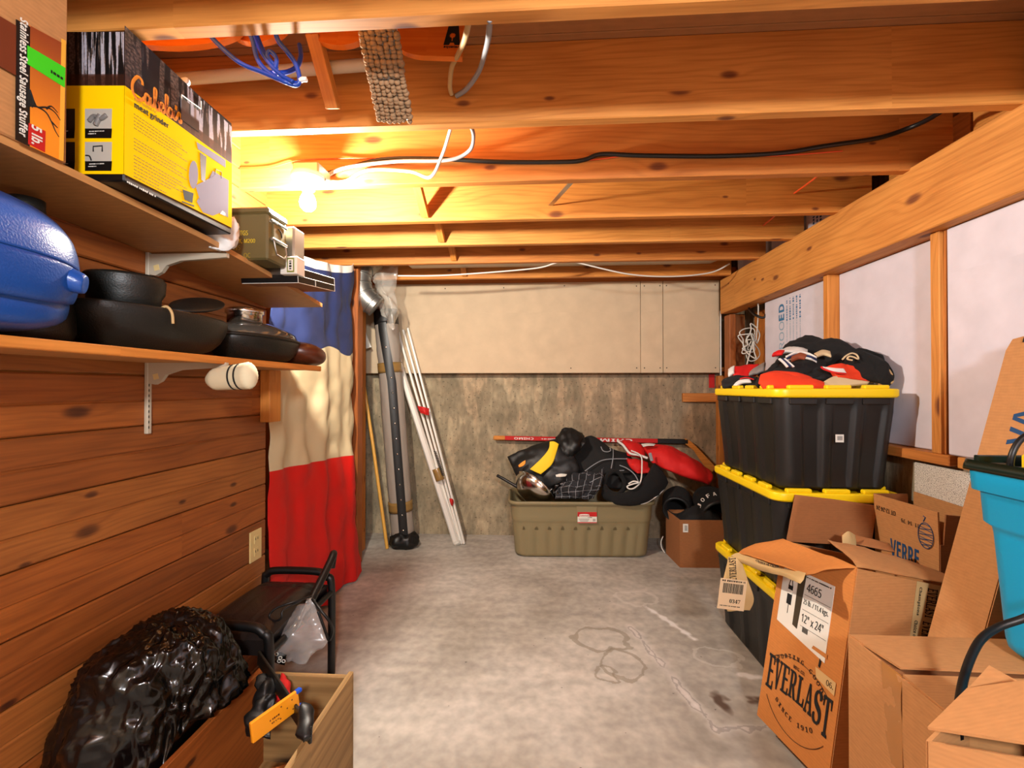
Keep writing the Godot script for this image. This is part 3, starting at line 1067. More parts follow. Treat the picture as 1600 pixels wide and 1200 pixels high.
	part(cs, "batten", G.new().box((a0 + b0) / 2 - nz * 0.034 - sx * 0.012 - ax * 0.02, Vector3(0.075, L - 0.05, 0.02), Basis(sx, -ax, nz), 0.002), mats.black)
	g = G.new()
	var nrow := 27
	for r in nrow:
		for k in 7:
			if r == 15 and k > 1 and k < 6:
				continue
			var f := k / 6.0 - 0.5
			var p: Vector3 = a0 + ax * (L * (r + 0.5 + 0.3 * rng.randf_range(-1, 1)) / nrow) + sx * (f * 0.085 + rng.randf_range(-0.002, 0.002)) + nz * (0.006 - abs(f) * 0.012)
			g.blob(p, Vector3(0.0075, 0.0062, 0.009) * rng.randf_range(0.9, 1.2), Basis(sx, -ax, nz), 1.0, 0.002, 160, r * 7 + k, 10)
	var lp := part(cs, "carpet_pile", g, mats.carpet)
	lp.set_meta("kind", "stuff")

# ---------- left wall: shelves and what stands on them ----------
func sag(z: float) -> float:  # underside of the upper shelf, which droops past its bracket
	var zs := [0.4, -0.74, -0.993, -1.235, -1.536, -1.93, -2.2]
	var ys := [1.638, 1.636, 1.630, 1.623, 1.597, 1.557, 1.53]
	for i in zs.size() - 1:
		if z >= zs[i + 1]:
			return lerp(ys[i], ys[i + 1], (zs[i] - z) / (zs[i] - zs[i + 1]))
	return 1.53
# flat print on a face of constant x or z: corner points are taken on that plane
func xprint(o: Node, called: String, pts: Array, x: float, m: Material, th := 0.0008) -> MeshInstance3D:
	var ps := []
	for p in pts:
		ps.append(onx(p[0], p[1], x))
	return part(o, called, fan(ps, th), m)
func zprint(o: Node, called: String, pts: Array, z: float, m: Material, th := 0.0008) -> MeshInstance3D:
	var ps := []
	for p in pts:
		ps.append(onz(p[0], p[1], z))
	return part(o, called, fan(ps, th), m)
func fan(ps: Array, th: float) -> G:
	var g := G.new()
	g.slab(ps, th)
	for i in ps.size():  # 0..1 picture coordinates on four-cornered prints
		if ps.size() == 4:
			g.t[i] = [Vector2(0, 0), Vector2(1, 0), Vector2(1, 1), Vector2(0, 1)][i]
			g.t[i + 4] = g.t[i]
	return g
func script_word(o: Node, a: Vector3, b: Vector3, nrm: Vector3, m: Material):
	# the looped script of the brand word, swept as flat strokes from a to b along its baseline
	var la := [[2.3, .9], [1.9, 1.0], [1.65, .5], [1.8, .05], [2.2, .3], [2.4, .95], [2.35, .3], [2.55, .05], [2.85, .35]]
	var lb := []
	for q in la:
		lb.append([q[0] + 3.2, q[1]])
	var strokes := [[[1.5, 1.75], [1.45, 2.2], [.95, 2.3], [.3, 1.5], [.12, .6], [.5, 0], [1.1, .05], [1.6, .5]], la, [[2.85, .35], [3.25, 1.6], [3.3, 2.15], [3.1, 2.1], [2.98, 1.2], [2.98, .3], [3.2, 0], [3.55, .2], [3.6, .7], [3.4, .9], [3.7, .7]], [[3.65, .55], [4.05, .6], [4.15, .95], [3.9, 1.0], [3.75, .5], [3.95, .03], [4.35, .3]], [[4.35, .3], [4.85, 1.7], [4.88, 2.2], [4.68, 2.15], [4.55, 1.0], [4.6, .2], [4.8, .03], [5.0, .3]], lb, [[6.15, 1.75], [6.0, 1.25]], [[6.05, .35], [6.5, 1.1], [6.75, .6], [6.65, .08], [6.3, .1]]]
	var r := (b - a)
	var up := nrm.cross(r).normalized()
	var u := r / 6.7
	var g := G.new()
	for s in strokes:
		var path := []
		for q in s:
			path.append(a + u * q[0] + up * u.length() * q[1] + nrm * 0.0006)
		path = G.spline(path, 6)
		for i in path.size() - 1:
			var d: Vector3 = (path[i + 1] - path[i])
			if d.length() < 1e-6:
				continue
			var w := nrm.cross(d.normalized()) * u.length() * 0.17
			g.face([path[i] - w - d * 0.2, path[i + 1] - w + d * 0.2, path[i + 1] + w + d * 0.2, path[i] + w - d * 0.2], nrm)
	part(o, "lettering", g, m)

func build_shelves():
	var g := G.new()
	var rows := []
	for i in 34:
		var z := 0.35 - i * 0.0691
		var y := sag(z)
		rows.append([Vector3(WL, y, z), Vector3(-0.944, y, z), Vector3(-0.944, y, z), Vector3(-0.944, y + 0.016, z), Vector3(-0.944, y + 0.016, z), Vector3(WL, y + 0.016, z), Vector3(WL, y + 0.016, z), Vector3(WL, y, z)])
	for i in 4:
		var sub := []
		for r in rows:
			sub.append([r[i * 2], r[i * 2 + 1]])
		g.grid(sub, false, false, 1, 1)
	g.face([rows[33][0], rows[33][1], rows[33][3], rows[33][5]], Vector3.FORWARD)
	g.face([rows[0][0], rows[0][1], rows[0][3], rows[0][5]], Vector3.BACK)
	solo("wall_shelf", g, mats.shelf, "upper wooden wall shelf that sags at its far end, under the yellow carton", "shelf")
	var ls := thing("wall_shelf", "lower wooden wall shelf carrying the blue and black plastic shells", "shelf", Vector3(-1.07, 1.28, -0.8))
	part(ls, "board", G.new().box(Vector3(-1.0735, 1.289, -0.785), Vector3(0.243, 0.016, 2.27), Basis(), 0.002, uo()), mats.shelf)
	part(ls, "front_strip", G.new().box(Vector3(-0.948, 1.2875, -0.785), Vector3(0.012, 0.022, 2.27), Basis(), 0.002, uo()), mats.lumber_c)
	# slotted rail with its two brackets
	var rz := -1.318
	var sr := thing("shelf_rail", "white slotted steel wall rail holding a bracket under each shelf", "shelf rail", Vector3(WL, 1.065, rz))
	g = G.new()
	g.box(Vector3(WL + 0.006, 1.345, rz), Vector3(0.012, 0.56, 0.016), Basis(), 0.002)
	part(sr, "rail", g, mats.paintmetal)
	g = G.new()
	for i in 14:
		g.box(Vector3(WL + 0.0122, 1.085 + i * 0.016, rz + 0.003), Vector3(0.0008, 0.008, 0.003))
	part(sr, "slot", g, mats.ink)
	for y in [1.281, 1.612]:
		var poly := [Vector2(0, 0), Vector2(0.245, 0.0), Vector2(0.245, -0.014), Vector2(0.10, -0.022), Vector2(0.055, -0.036), Vector2(0.04, -0.056), Vector2(0.02, -0.066), Vector2(0, -0.062)]
		var xf := Transform3D(Basis(), Vector3(WL + 0.012, y, rz))
		var br := part(sr, "bracket", G.new().prism(poly, 0.012, xf), mats.paintmetal)
		part(br, "bracket_hole", G.new().box(Vector3(WL + 0.036, y - 0.042, rz + 0.0062), Vector3(0.017, 0.017, 0.001), Basis(Vector3.BACK, 0.25)), mats.ivory)
	solo("wooden_cleat", G.new().box(Vector3(-1.172, 1.169, -1.925), Vector3(0.045, 0.225, 0.085), Basis(), 0.003, uo()), mats.lumber_c, "short wooden block carrying the far end of the lower shelf", "wooden block")
	# --- sausage stuffer carton, lying on its side ---
	var X := -0.935
	var sb := thing("carton", "orange printed sausage stuffer carton on the near end of the upper shelf", "carton", Vector3(-1.05, 1.65, -0.6))
	part(sb, "box", G.new().box(Vector3(-1.052, 1.815, -0.575), Vector3(0.23, 0.33, 0.545), Basis(), 0.003), mats.card)
	X += 0.0006 + 0.0025 - 0.0005
	var oranges := textured(picture(64, 128, func(x, y):
		return Color(0.55, 0.24, 0.10).lerp(Color(0.93, 0.55, 0.12), clamp(y / 100.0, 0, 1))), 0.5)
	xprint(sb, "printed_panel", [[47, 40], [103, 70], [97, 252], [47, 229]], X, oranges)
	xprint(sb, "printed_panel", [[-60, -10], [25, 40], [25, 118], [-60, 70]], X, plain(Color(0.42, 0.18, 0.08), 0.5))
	xprint(sb, "title_band", [[25, 30], [47, 42], [46, 229], [24, 218]], X, mats.blackprint)
	xprint(sb, "print_strip", [[96, 60], [103, 64], [99, 252], [92, 249]], X + 0.0002, plain(Color(0.90, 0.66, 0.22), 0.5))
	var a := onx(34, 212, X + 0.001)
	var b := onx(37, 30, X + 0.001)
	words(sb, "Stainless Steel Sausage Stuffer", (a + b) / 2, Vector3.DOWN, Vector3(0, 0, -1), 0.017, mats.paper, (b - a).length(), "Droid Sans")
	xprint(sb, "size_label", [[45, 192], [71, 205], [70, 238], [44, 225]], X + 0.0006, mats.redink)
	words(sb, "5 lb.", onx(58, 213, X + 0.0018), Vector3.DOWN, Vector3(0, 0, -1), 0.018, mats.paper, 0.036)
	xprint(sb, "sticker", [[43, 71], [102, 106], [101, 137], [43, 100]], X + 0.0008, plain(Color(0.22, 0.80, 0.10), 0.5))
	scribble(sb, onx(90, 118, X + 0.0018), Vector3(0, 0, -1), Vector3(0, 1, 0), 0.024, 0.006, mats.ink)
	g = G.new()
	for s in [[[46, 162], [60, 168], [72, 176], [80, 190], [86, 204], [92, 214]], [[60, 168], [74, 168], [86, 176], [94, 188]], [[72, 170], [80, 166], [90, 176]], [[46, 140], [52, 158], [50, 168]], [[80, 190], [90, 200]]]:
		var path := []
		for q in s:
			path.append(onx(q[0], q[1], X + 0.0004))
		g.tube(path, 0.0018, 6, 4, 0.0008)
	g.append(fan([onx(42, 135, X), onx(52, 155, X), onx(58, 168, X), onx(42, 166, X)], 0.002), Transform3D())
	part(sb, "antler_print", g, mats.ink)
	# --- meat grinder carton ---
	X = -0.889
	var Z := -0.921
	var mg := thing("carton", "yellow and black meat grinder carton overhanging the upper shelf", "carton", Vector3(-1.03, 1.646, -1.09))
	part(mg, "box", G.new().box(Vector3((X - 1.175) / 2, 1.811, (Z - 1.264) / 2), Vector3(X + 1.175, 0.325, 0.343), Basis(), 0.003), mats.blackprint)
	X += 0.0006
	Z += 0.0006
	var tr := noise(71, 0.03, 3)
	var forest := textured(picture(256, 128, func(x, y):
		var trunk := tr.get_noise_2d(x * 2.2, y * 0.12)
		var q := tr.get_noise_2d(x * 4.0, y * 4.0)
		var c := Color(0.03, 0.035, 0.04)
		if trunk > 0.05:
			c = Color(0.34, 0.28, 0.25) * (0.7 + 0.8 * q + 0.4 * x / 256.0)
		elif trunk > -0.02:
			c = Color(0.16, 0.15, 0.15)
		if x > 130 and trunk > 0.16 and y < 105:
			c = c.lerp(Color(0.72, 0.72, 0.78), 0.75)
		if y > 100:
			c = c.lerp(Color(0.22, 0.10, 0.06), 0.7)
		return c), 0.4)
	xprint(mg, "yellow_panel", [[195, 134], [362, 256], [362, 356], [194, 272]], X, mats.yellowprint)
	xprint(mg, "forest_print", [[195, 40], [362, 198], [362, 256], [195, 134]], X, forest)
	zprint(mg, "yellow_panel", [[60, 134], [194, 134], [193, 272], [60, 272]], Z, mats.yellowprint)
	zprint(mg, "forest_print", [[60, 50], [194, 50], [194, 134], [60, 134]], Z, forest)
	for p in [[[133, 170], [175, 170], [174, 201], [133, 201]], [[133, 222], [175, 222], [174, 252], [133, 252]], [[78, 170], [117, 170], [117, 201], [78, 201]], [[78, 222], [117, 222], [117, 252], [78, 252]]]:
		zprint(mg, "product_photo", p, Z + 0.0006, plain(Color(0.66, 0.64, 0.60), 0.5) if p[0][0] > 100 else plain(Color(0.16, 0.13, 0.12), 0.5))
		zprint(mg, "caption_bar", [[p[0][0], p[2][1]], [p[1][0], p[2][1]], [p[1][0] - 1, p[2][1] + 15], [p[0][0], p[2][1] + 15]], Z + 0.0006, mats.blackprint)
		scribble(mg, onz((p[0][0] + p[1][0]) / 2.0 - 3, p[2][1] + 4, Z + 0.0014), Vector3.RIGHT, Vector3.UP, 0.034, 0.0022, mats.paper)
		scribble(mg, onz(p[0][0] + 11, p[2][1] + 8, Z + 0.0014), Vector3.RIGHT, Vector3.UP, 0.018, 0.0022, mats.paper)
	g = G.new()
	g.tube([onz(140, 190, Z + 0.001), onz(148, 182, Z + 0.001), onz(158, 186, Z + 0.001), onz(167, 180, Z + 0.001)], 0.005, 8, 4)
	g.tube([onz(150, 196, Z + 0.001), onz(158, 180, Z + 0.001)], 0.006, 8)
	part(mg, "grinder_print", g, plain(Color(0.42, 0.41, 0.40), 0.5))
	part(mg, "handle_print", G.new().tube([onz(146, 237, Z + 0.001), onz(146, 229, Z + 0.001), onz(160, 228, Z + 0.001), onz(160, 237, Z + 0.001)], 0.0016, 6), mats.ink)
	part(mg, "hose_print", G.new().tube([onz(134, 243, Z + 0.001), onz(140, 244, Z + 0.001), onz(143, 251, Z + 0.001)], 0.0016, 6, 4), mats.ink)
	script_word(mg, onx(206, 149, X + 0.001), onx(283, 193, X + 0.001), Vector3.RIGHT, mats.orangeink)
	words(mg, "PRO SERIES DC", onx(228, 166, X + 0.001), onx(250, 180, X) - onx(208, 155, X), Vector3.UP, 0.006, plain(Color(0.75, 0.58, 0.05), 0.6), 0.06, "Droid Sans", false)
	words(mg, "meat grinder", (onx(208, 163, X + 0.001) + onx(265, 199, X + 0.001)) / 2, onx(265, 199, X) - onx(208, 163, X), Vector3.UP, 0.017, mats.ink, 0.092)
	g = G.new()
	for i in 19:
		var ya := 177 + i * 5.4
		if i in [5, 6, 11]:
			continue
		var p0 := onx(209, ya, X + 0.0004)
		var len: float = 0.135 + 0.02 * sin(i * 2.1) - (0.05 if i > 15 else 0.0)
		var x0 := 0.0
		while x0 < len:
			var wd: float = min(0.004 + 0.006 * rng.randf(), len - x0)
			g.box(Vector3(X + 0.0004, p0.y - 0.001, p0.z - x0 - wd / 2), Vector3(0.0004, 0.0014, wd), Basis(), 0.0)
			x0 += wd + 0.0016
	var tl := part(mg, "small_print", g, plain(Color(0.32, 0.25, 0.03), 0.7))
	tl.set_meta("kind", "stuff")
	var grey := plain(Color(0.60, 0.58, 0.63), 0.9)
	grey.metallic_specular = 0.1
	g = G.new()
	g.append(fan([onx(332, 267, X), onx(357, 282, X), onx(356, 340, X), onx(345, 332, X), onx(332, 337, X), onx(317, 332, X), onx(307, 315, X), onx(322, 292, X)], 0.0016), Transform3D())
	g.append(fan([onx(307, 222, X), onx(352, 250, X), onx(352, 262, X), onx(309, 233, X)], 0.0018), Transform3D())
	var ell := []
	for i in 14:
		ell.append(onx(302 + 7 * cos(TAU * i / 14), 273 + 22 * sin(TAU * i / 14), X))
	g.append(fan(ell, 0.0018), Transform3D())
	g.append(fan([onx(305, 290, X), onx(334, 275, X), onx(338, 296, X), onx(312, 312, X)], 0.0019), Transform3D())
	part(mg, "grinder_print", g, grey)
	g = G.new()
	g.append(fan([onx(312, 238, X), onx(322, 245, X), onx(320, 285, X), onx(314, 281, X)], 0.002), Transform3D())
	g.append(fan([onx(343, 334, X), onx(347, 329, X), onx(352, 333, X), onx(352, 338, X)], 0.002), Transform3D())
	part(mg, "tube_print", g, plain(Color(0.30, 0.28, 0.30), 0.5))
	g = G.new()
	g.append(fan([onx(285, 296, X), onx(302, 302, X), onx(300, 317, X), onx(288, 312, X)], 0.0018), Transform3D())
	g.append(fan([onx(284, 314, X), onx(303, 321, X), onx(303, 323, X), onx(284, 316, X)], 0.0018), Transform3D())
	part(mg, "cup_print", g, mats.ink)
	part(mg, "handle_print", G.new().tube([onx(336, 273, X), onx(337, 264, X), onx(346, 269, X), onx(346, 279, X)], 0.0012, 6), mats.ink)
	scribble(mg, onx(222, 296, X + 0.001), onx(240, 305, X) - onx(205, 287, X), Vector3.UP, 0.075, 0.005, mats.paper)
	part(mg, "torn_flap", G.new().box(onx(297, 180, X + 0.0015), Vector3(0.003, 0.055, 0.06), Basis(Vector3.RIGHT, 0.02), 0.001), forest)
	part(mg, "torn_edge", G.new().tube([onx(283, 160, X + 0.001), onx(284, 148, X + 0.003), onx(300, 160, X + 0.004), onx(314, 170, X + 0.003), onx(314, 158, X + 0.002)], 0.0014, 5), mats.paper)
	# white odds and ends beside it
	solo("hook", G.new().blob(at(290, 128, 1.22), Vector3(0.011, 0.011, 0.008), Basis(), 0.8, 0.002, 40, 3, 16), mats.white, "small white plastic knob showing behind the top edge of the yellow carton", "knob")
	solo("plastic_bag", G.new().blob(Vector3(-0.965, 1.668, -1.308), Vector3(0.040, 0.052, 0.034), Basis(Vector3.BACK, -0.2), 0.9, 0.03, 14, 8, 40, -0.05), mats.white, "white crumpled bag between the yellow carton and the olive metal can", "bag")
	# --- ammunition can ---
	var ac := thing("metal_can", "olive steel ammunition can with yellow stencil and wire latch on the upper shelf", "metal can", Vector3(-1.01, 1.618, -1.47))
	var cx := -1.015
	part(ac, "body", G.new().box(Vector3(cx, 1.696, -1.472), Vector3(0.28, 0.152, 0.112), Basis(), 0.006), mats.olive)
	part(ac, "lid", G.new().box(Vector3(cx, 1.780, -1.472), Vector3(0.286, 0.022, 0.118), Basis(), 0.006), mats.olive)
	part(ac, "hinge", G.new().tube([Vector3(-0.874, 1.772, -1.425), Vector3(-0.874, 1.772, -1.52)], 0.005, 8), mats.olive)
	var fx := -0.8735
	part(ac, "latch_plate", G.new().box(Vector3(fx, 1.722, -1.472), Vector3(0.008, 0.05, 0.062), Basis(), 0.003), mats.olive)
	part(ac, "latch_bar", G.new().tube([Vector3(fx + 0.004, 1.752, -1.427), Vector3(fx + 0.004, 1.752, -1.517)], 0.004, 8), mats.galv)
	part(ac, "latch_bar", G.new().tube([Vector3(fx + 0.004, 1.692, -1.43), Vector3(fx + 0.004, 1.692, -1.514)], 0.006, 8), mats.galv)
	part(ac, "wire_bail", G.new().tube([Vector3(fx + 0.006, 1.690, -1.438), Vector3(fx + 0.011, 1.66, -1.440), Vector3(fx + 0.009, 1.645, -1.45), Vector3(fx + 0.009, 1.643, -1.495), Vector3(fx + 0.011, 1.66, -1.505), Vector3(fx + 0.006, 1.690, -1.506)], 0.0025, 8), mats.galv)
	part(ac, "latch_dent", G.new().tube([Vector3(fx + 0.0045, 1.735, -1.466), Vector3(fx + 0.0045, 1.728, -1.482), Vector3(fx + 0.0045, 1.712, -1.488)], 0.002, 6, 4), mats.ink)
	var zf := -1.4150
	var r := 0
	for s in ["CTGS", "ANK, M200", "RNS", "OC"]:
		var p := onz([379, 381, 368, 386][r], [364, 377, 387, 399][r], zf)
		words(ac, s, p, Vector3.RIGHT, Vector3.UP, 0.015, mats.yellowink if r < 2 else plain(Color(0.58, 0.52, 0.12), 0.7), [0.036, 0.075, 0.032, 0.022][r], "Droid Sans", false)
		r += 1
	# grey case behind it, small labelled carton and the long black carton
	solo("metal_can", G.new().box(Vector3(-0.985, 1.69, -1.585), Vector3(0.25, 0.17, 0.075), Basis(), 0.006), mats.galv, "grey metal case behind the olive can on the upper shelf", "metal can")
	var sc := thing("carton", "small white carton with a green bordered label beside the olive can", "carton", Vector3(-0.89, 1.597, -1.575))
	part(sc, "box", G.new().box(Vector3(-0.87, 1.632, -1.558), Vector3(0.06, 0.062, 0.055), Basis(), 0.002), mats.paper)
	part(sc, "label", G.new().box(Vector3(-0.862, 1.632, -1.530), Vector3(0.026, 0.05, 0.0015)), plain(Color(0.45, 0.50, 0.20), 0.6))
	part(sc, "label_centre", G.new().box(Vector3(-0.862, 1.632, -1.529), Vector3(0.018, 0.040, 0.0012)), mats.paper)
	scribble(sc, Vector3(-0.862, 1.632, -1.528), Vector3.DOWN, Vector3.RIGHT, 0.03, 0.010, mats.ink)
	var tilt := Basis(Vector3.RIGHT, 0.105)
	var bb := thing("carton", "long black carton with white worn edges overhanging the far end of the upper shelf", "carton", Vector3(-0.94, 1.58, -1.7))
	var bc := Vector3(-0.955, 1.618, -1.70)
	part(bb, "box", G.new().box(bc, Vector3(0.21, 0.052, 0.29), tilt, 0.002), mats.blackprint)
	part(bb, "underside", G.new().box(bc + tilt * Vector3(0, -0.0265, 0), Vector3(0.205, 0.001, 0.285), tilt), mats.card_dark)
	g = G.new()
	for s in [[0.105, 0.026, 0.145, 0.105, 0.026, -0.145], [0.106, -0.002, 0.145, 0.106, -0.002, -0.145], [0.105, -0.026, 0.145, 0.105, -0.026, -0.145], [0.105, 0.026, 0.145, 0.105, -0.026, 0.145], [0.105, 0.026, -0.145, 0.105, -0.026, -0.145], [0.106, -0.002, 0.02, 0.106, -0.026, 0.02], [0.105, -0.026, 0.145, -0.10, -0.026, 0.145]]:
		g.tube([bc + tilt * Vector3(s[0], s[1], s[2]), bc + tilt * Vector3(s[3], s[4], s[5])], 0.0013, 5)
	part(bb, "worn_edge", g, mats.paper)
	# --- lower shelf: plastic shells ---
	var top := 1.2985
	var jc := Vector3(-1.02, top, -0.70)
	var bj := thing("plastic_shell", "big glossy blue plastic shell with a stub, at the lower shelf near end", "plastic shell", jc)
	g = G.new()
	rows = []
	# long barrel lying along the shelf: cross-sections with a creased lower edge
	var prof := [[-0.085, 0.008], [0.02, 0.0], [0.112, 0.012], [0.134, 0.045], [0.136, 0.068], [0.150, 0.070], [0.164, 0.10], [0.170, 0.15], [0.168, 0.165], [0.171, 0.17], [0.158, 0.235], [0.115, 0.285], [0.04, 0.312], [-0.05, 0.312], [-0.12, 0.29], [-0.165, 0.23], [-0.175, 0.16], [-0.165, 0.07], [-0.13, 0.03]]
	for i in 26:
		var u := i / 25.0
		var e: float = max(0.03, sqrt(max(0.0, 1 - pow(abs(u * 2 - 1), 4.0))))
		var ring := []
		for q in G.spline(prof_v(prof), 3, true):
			ring.append(jc + Vector3(q.x * e * 0.9 - 0.01, 0.006 + 0.10 + (q.y * 0.84 - 0.10) * (0.15 + 0.85 * e), 0.30 - u * 0.50))
		rows.append(ring)
	g.grid(rows, true, false, 1, 1, true)
	part(bj, "shell", g, mats.bluejug)
	part(bj, "stub", G.new().tube([jc + Vector3(0.08, 0.135, -0.10), jc + Vector3(0.122, 0.112, -0.13), jc + Vector3(0.134, 0.108, -0.138)], 0.026, 16, 4, 0.017), mats.bluejug)
	# upright dark shell behind it
	solo("plastic_shell", G.new().lathe([Vector2(0, 0), Vector2(0.10, 0.0), Vector2(0.118, 0.03), Vector2(0.116, 0.10), Vector2(0.10, 0.17), Vector2(0.075, 0.225), Vector2(0.05, 0.265), Vector2(0.043, 0.30), Vector2(0.043, 0.318), Vector2(0, 0.318)], 36, Transform3D(Basis(), Vector3(-1.115, top, -0.925)), 0.66, 0.7), mats.shell, "dark upright plastic shell with a narrow neck behind the blue one", "plastic shell")
	var s1 := thing("plastic_shell", "long black plastic shell with a round collar, in the middle of the lower shelf", "plastic shell", Vector3(-1.06, top, -1.17))
	part(s1, "hull", hull(Vector3(-1.065, top, -1.20), 0.118, 0.108, 0.235), mats.shell)
	part(s1, "collar", G.new().lathe([Vector2(0.0, 0.09), Vector2(0.074, 0.09), Vector2(0.076, 0.135), Vector2(0.084, 0.15), Vector2(0.086, 0.18), Vector2(0.08, 0.188), Vector2(0.06, 0.186), Vector2(0.055, 0.16), Vector2(0, 0.155)], 40, Transform3D(Basis(), Vector3(-1.07, top + 0.006, -1.115))), mats.shell)
	g = G.new().blob(Vector3(-1.04, top + 0.160, -1.33), Vector3(0.05, 0.012, 0.10), Basis(Vector3.RIGHT, 0.30) * Basis(Vector3.BACK, -0.35), 1.0, 0, 1, 1, 28)
	part(s1, "tongue", g, mats.shell)
	part(s1, "cord_loop", G.new().tube([Vector3(-0.978, top + 0.10, -1.105), Vector3(-0.955, top + 0.115, -1.11), Vector3(-0.943, top + 0.10, -1.115), Vector3(-0.942, top + 0.072, -1.118)], 0.0035, 8, 6), mats.tapepaper)
	var s2 := thing("plastic_shell", "dark oval lidded pan with a shiny round knob, at the lower shelf far end", "plastic shell", Vector3(-1.06, top, -1.64))
	part(s2, "hull", hull(Vector3(-1.065, top, -1.655), 0.112, 0.085, 0.215), mats.shell)
	part(s2, "rim", G.new().lathe([Vector2(0.9, 0.0), Vector2(1.06, 0.002), Vector2(1.07, 0.010), Vector2(1.0, 0.014), Vector2(0.9, 0.012)], 44, Transform3D(Basis().scaled(Vector3(0.112, 1, 0.215)), Vector3(-1.065, top + 0.082, -1.655))), mats.shell)
	part(s2, "lid", G.new().lathe([Vector2(1.0, 0.0), Vector2(0.95, 0.02), Vector2(0.7, 0.038), Vector2(0.4, 0.052), Vector2(0.0, 0.056)], 44, Transform3D(Basis().scaled(Vector3(0.112, 1, 0.215)), Vector3(-1.065, top + 0.095, -1.655))), mats.glass)
	part(s2, "knob", G.new().lathe([Vector2(0.0, 0.0), Vector2(0.056, 0.0), Vector2(0.056, 0.036), Vector2(0.062, 0.038), Vector2(0.062, 0.052), Vector2(0.054, 0.056), Vector2(0.0, 0.056)], 36, Transform3D(Basis(), Vector3(-1.06, top + 0.135, -1.58))), mats.chrome)
	part(s2, "handle", G.new().blob(Vector3(-1.04, top + 0.09, -1.885), Vector3(0.045, 0.014, 0.035), Basis(), 0.8, 0, 1, 1, 24), mats.shell)
	solo("dish", G.new().blob(Vector3(-1.03, top + 0.05, -1.905), Vector3(0.10, 0.048, 0.105), Basis(Vector3.RIGHT, -0.15), 0.85, 0, 1, 1, 36, -0.046), mats.copper, "brown rounded dish behind the lidded pan at the end of the lower shelf", "dish")
	# sock pulled over the bracket tip
	var sk := thing("sock", "cream knitted sock with two dark stripes pulled over the lower shelf bracket", "sock", Vector3(-0.93, 1.22, -1.32))
	var s0 := at(322, 594, 1.36)
	var s3 := at(397, 586, 1.30)
	var path := [s0, s0.lerp(s3, 0.2), s0.lerp(s3, 0.5) + Vector3(0, -0.004, 0), s0.lerp(s3, 0.8), s3]
	g = G.new()
	rows = []
	var dir := (s3 - s0).normalized()
	var upv := (Vector3.UP - dir * dir.y).normalized()
	var sd := dir.cross(upv)
	for i in 22:
		var u := i / 21.0
		var rad: float = 0.036 * sqrt(clamp(u * 5.0, 0, 1)) * (0.82 + 0.25 * u) * (sqrt(clamp((1.0 - u) * 14.0, 0, 1)) if u > 0.93 else 1.0)
		var c: Vector3 = s0.lerp(s3, u)
		var ring := []
		for s in 40:
			var an := TAU * s / 40
			var rr := rad * (1.0 + (0.05 if s % 2 == 0 else 0.0))
			ring.append(c + upv * cos(an) * rr + sd * sin(an) * rr * 0.7)
		rows.append(ring)
	g.grid(rows, true, false, 1, 1, true)
	part(sk, "knit", g, mats.sock)
	for u in [0.62, 0.75]:
		g = G.new()
		rows = []
		for j in [-0.5, 0.5]:
			var ring := []
			for s in 40:
				var an := TAU * s / 40
				var rr: float = 0.0375 * (0.84 + 0.25 * u)
				ring.append(s0.lerp(s3, u + j * 0.035) + upv * cos(an) * rr + sd * sin(an) * rr * 0.72)
			rows.append(ring)
		g.grid(rows, true, false)
		part(sk, "stripe", g, mats.blackcloth)

func prof_v(a: Array) -> Array:
	var o := []
	for q in a:
		o.append(Vector3(q[0], q[1], 0))
	return o
# half-ellipsoid hull with a flat top and a turned-in rim
func hull(c: Vector3, w: float, h: float, l: float) -> G:
	var rows := []
	for q in [[0.0, 0.0], [0.40, 0.006], [0.60, 0.07], [0.76, 0.20], [0.88, 0.40], [0.96, 0.65], [0.995, 0.86], [1.0, 1.0], [0.975, 1.04], [0.92, 1.03], [0.6, 1.09], [0.3, 1.13], [0.0, 1.14]]:
		var ring := []
		for s in 56:
			var a := TAU * s / 56
			var cx: float = sign(cos(a)) * pow(abs(cos(a)), 0.8)
			ring.append(c + Vector3(cx * w * q[0], q[1] * h, sin(a) * l * q[0]))
		rows.append(ring)
	return G.new().grid(rows, true, false, 1, 1, true)

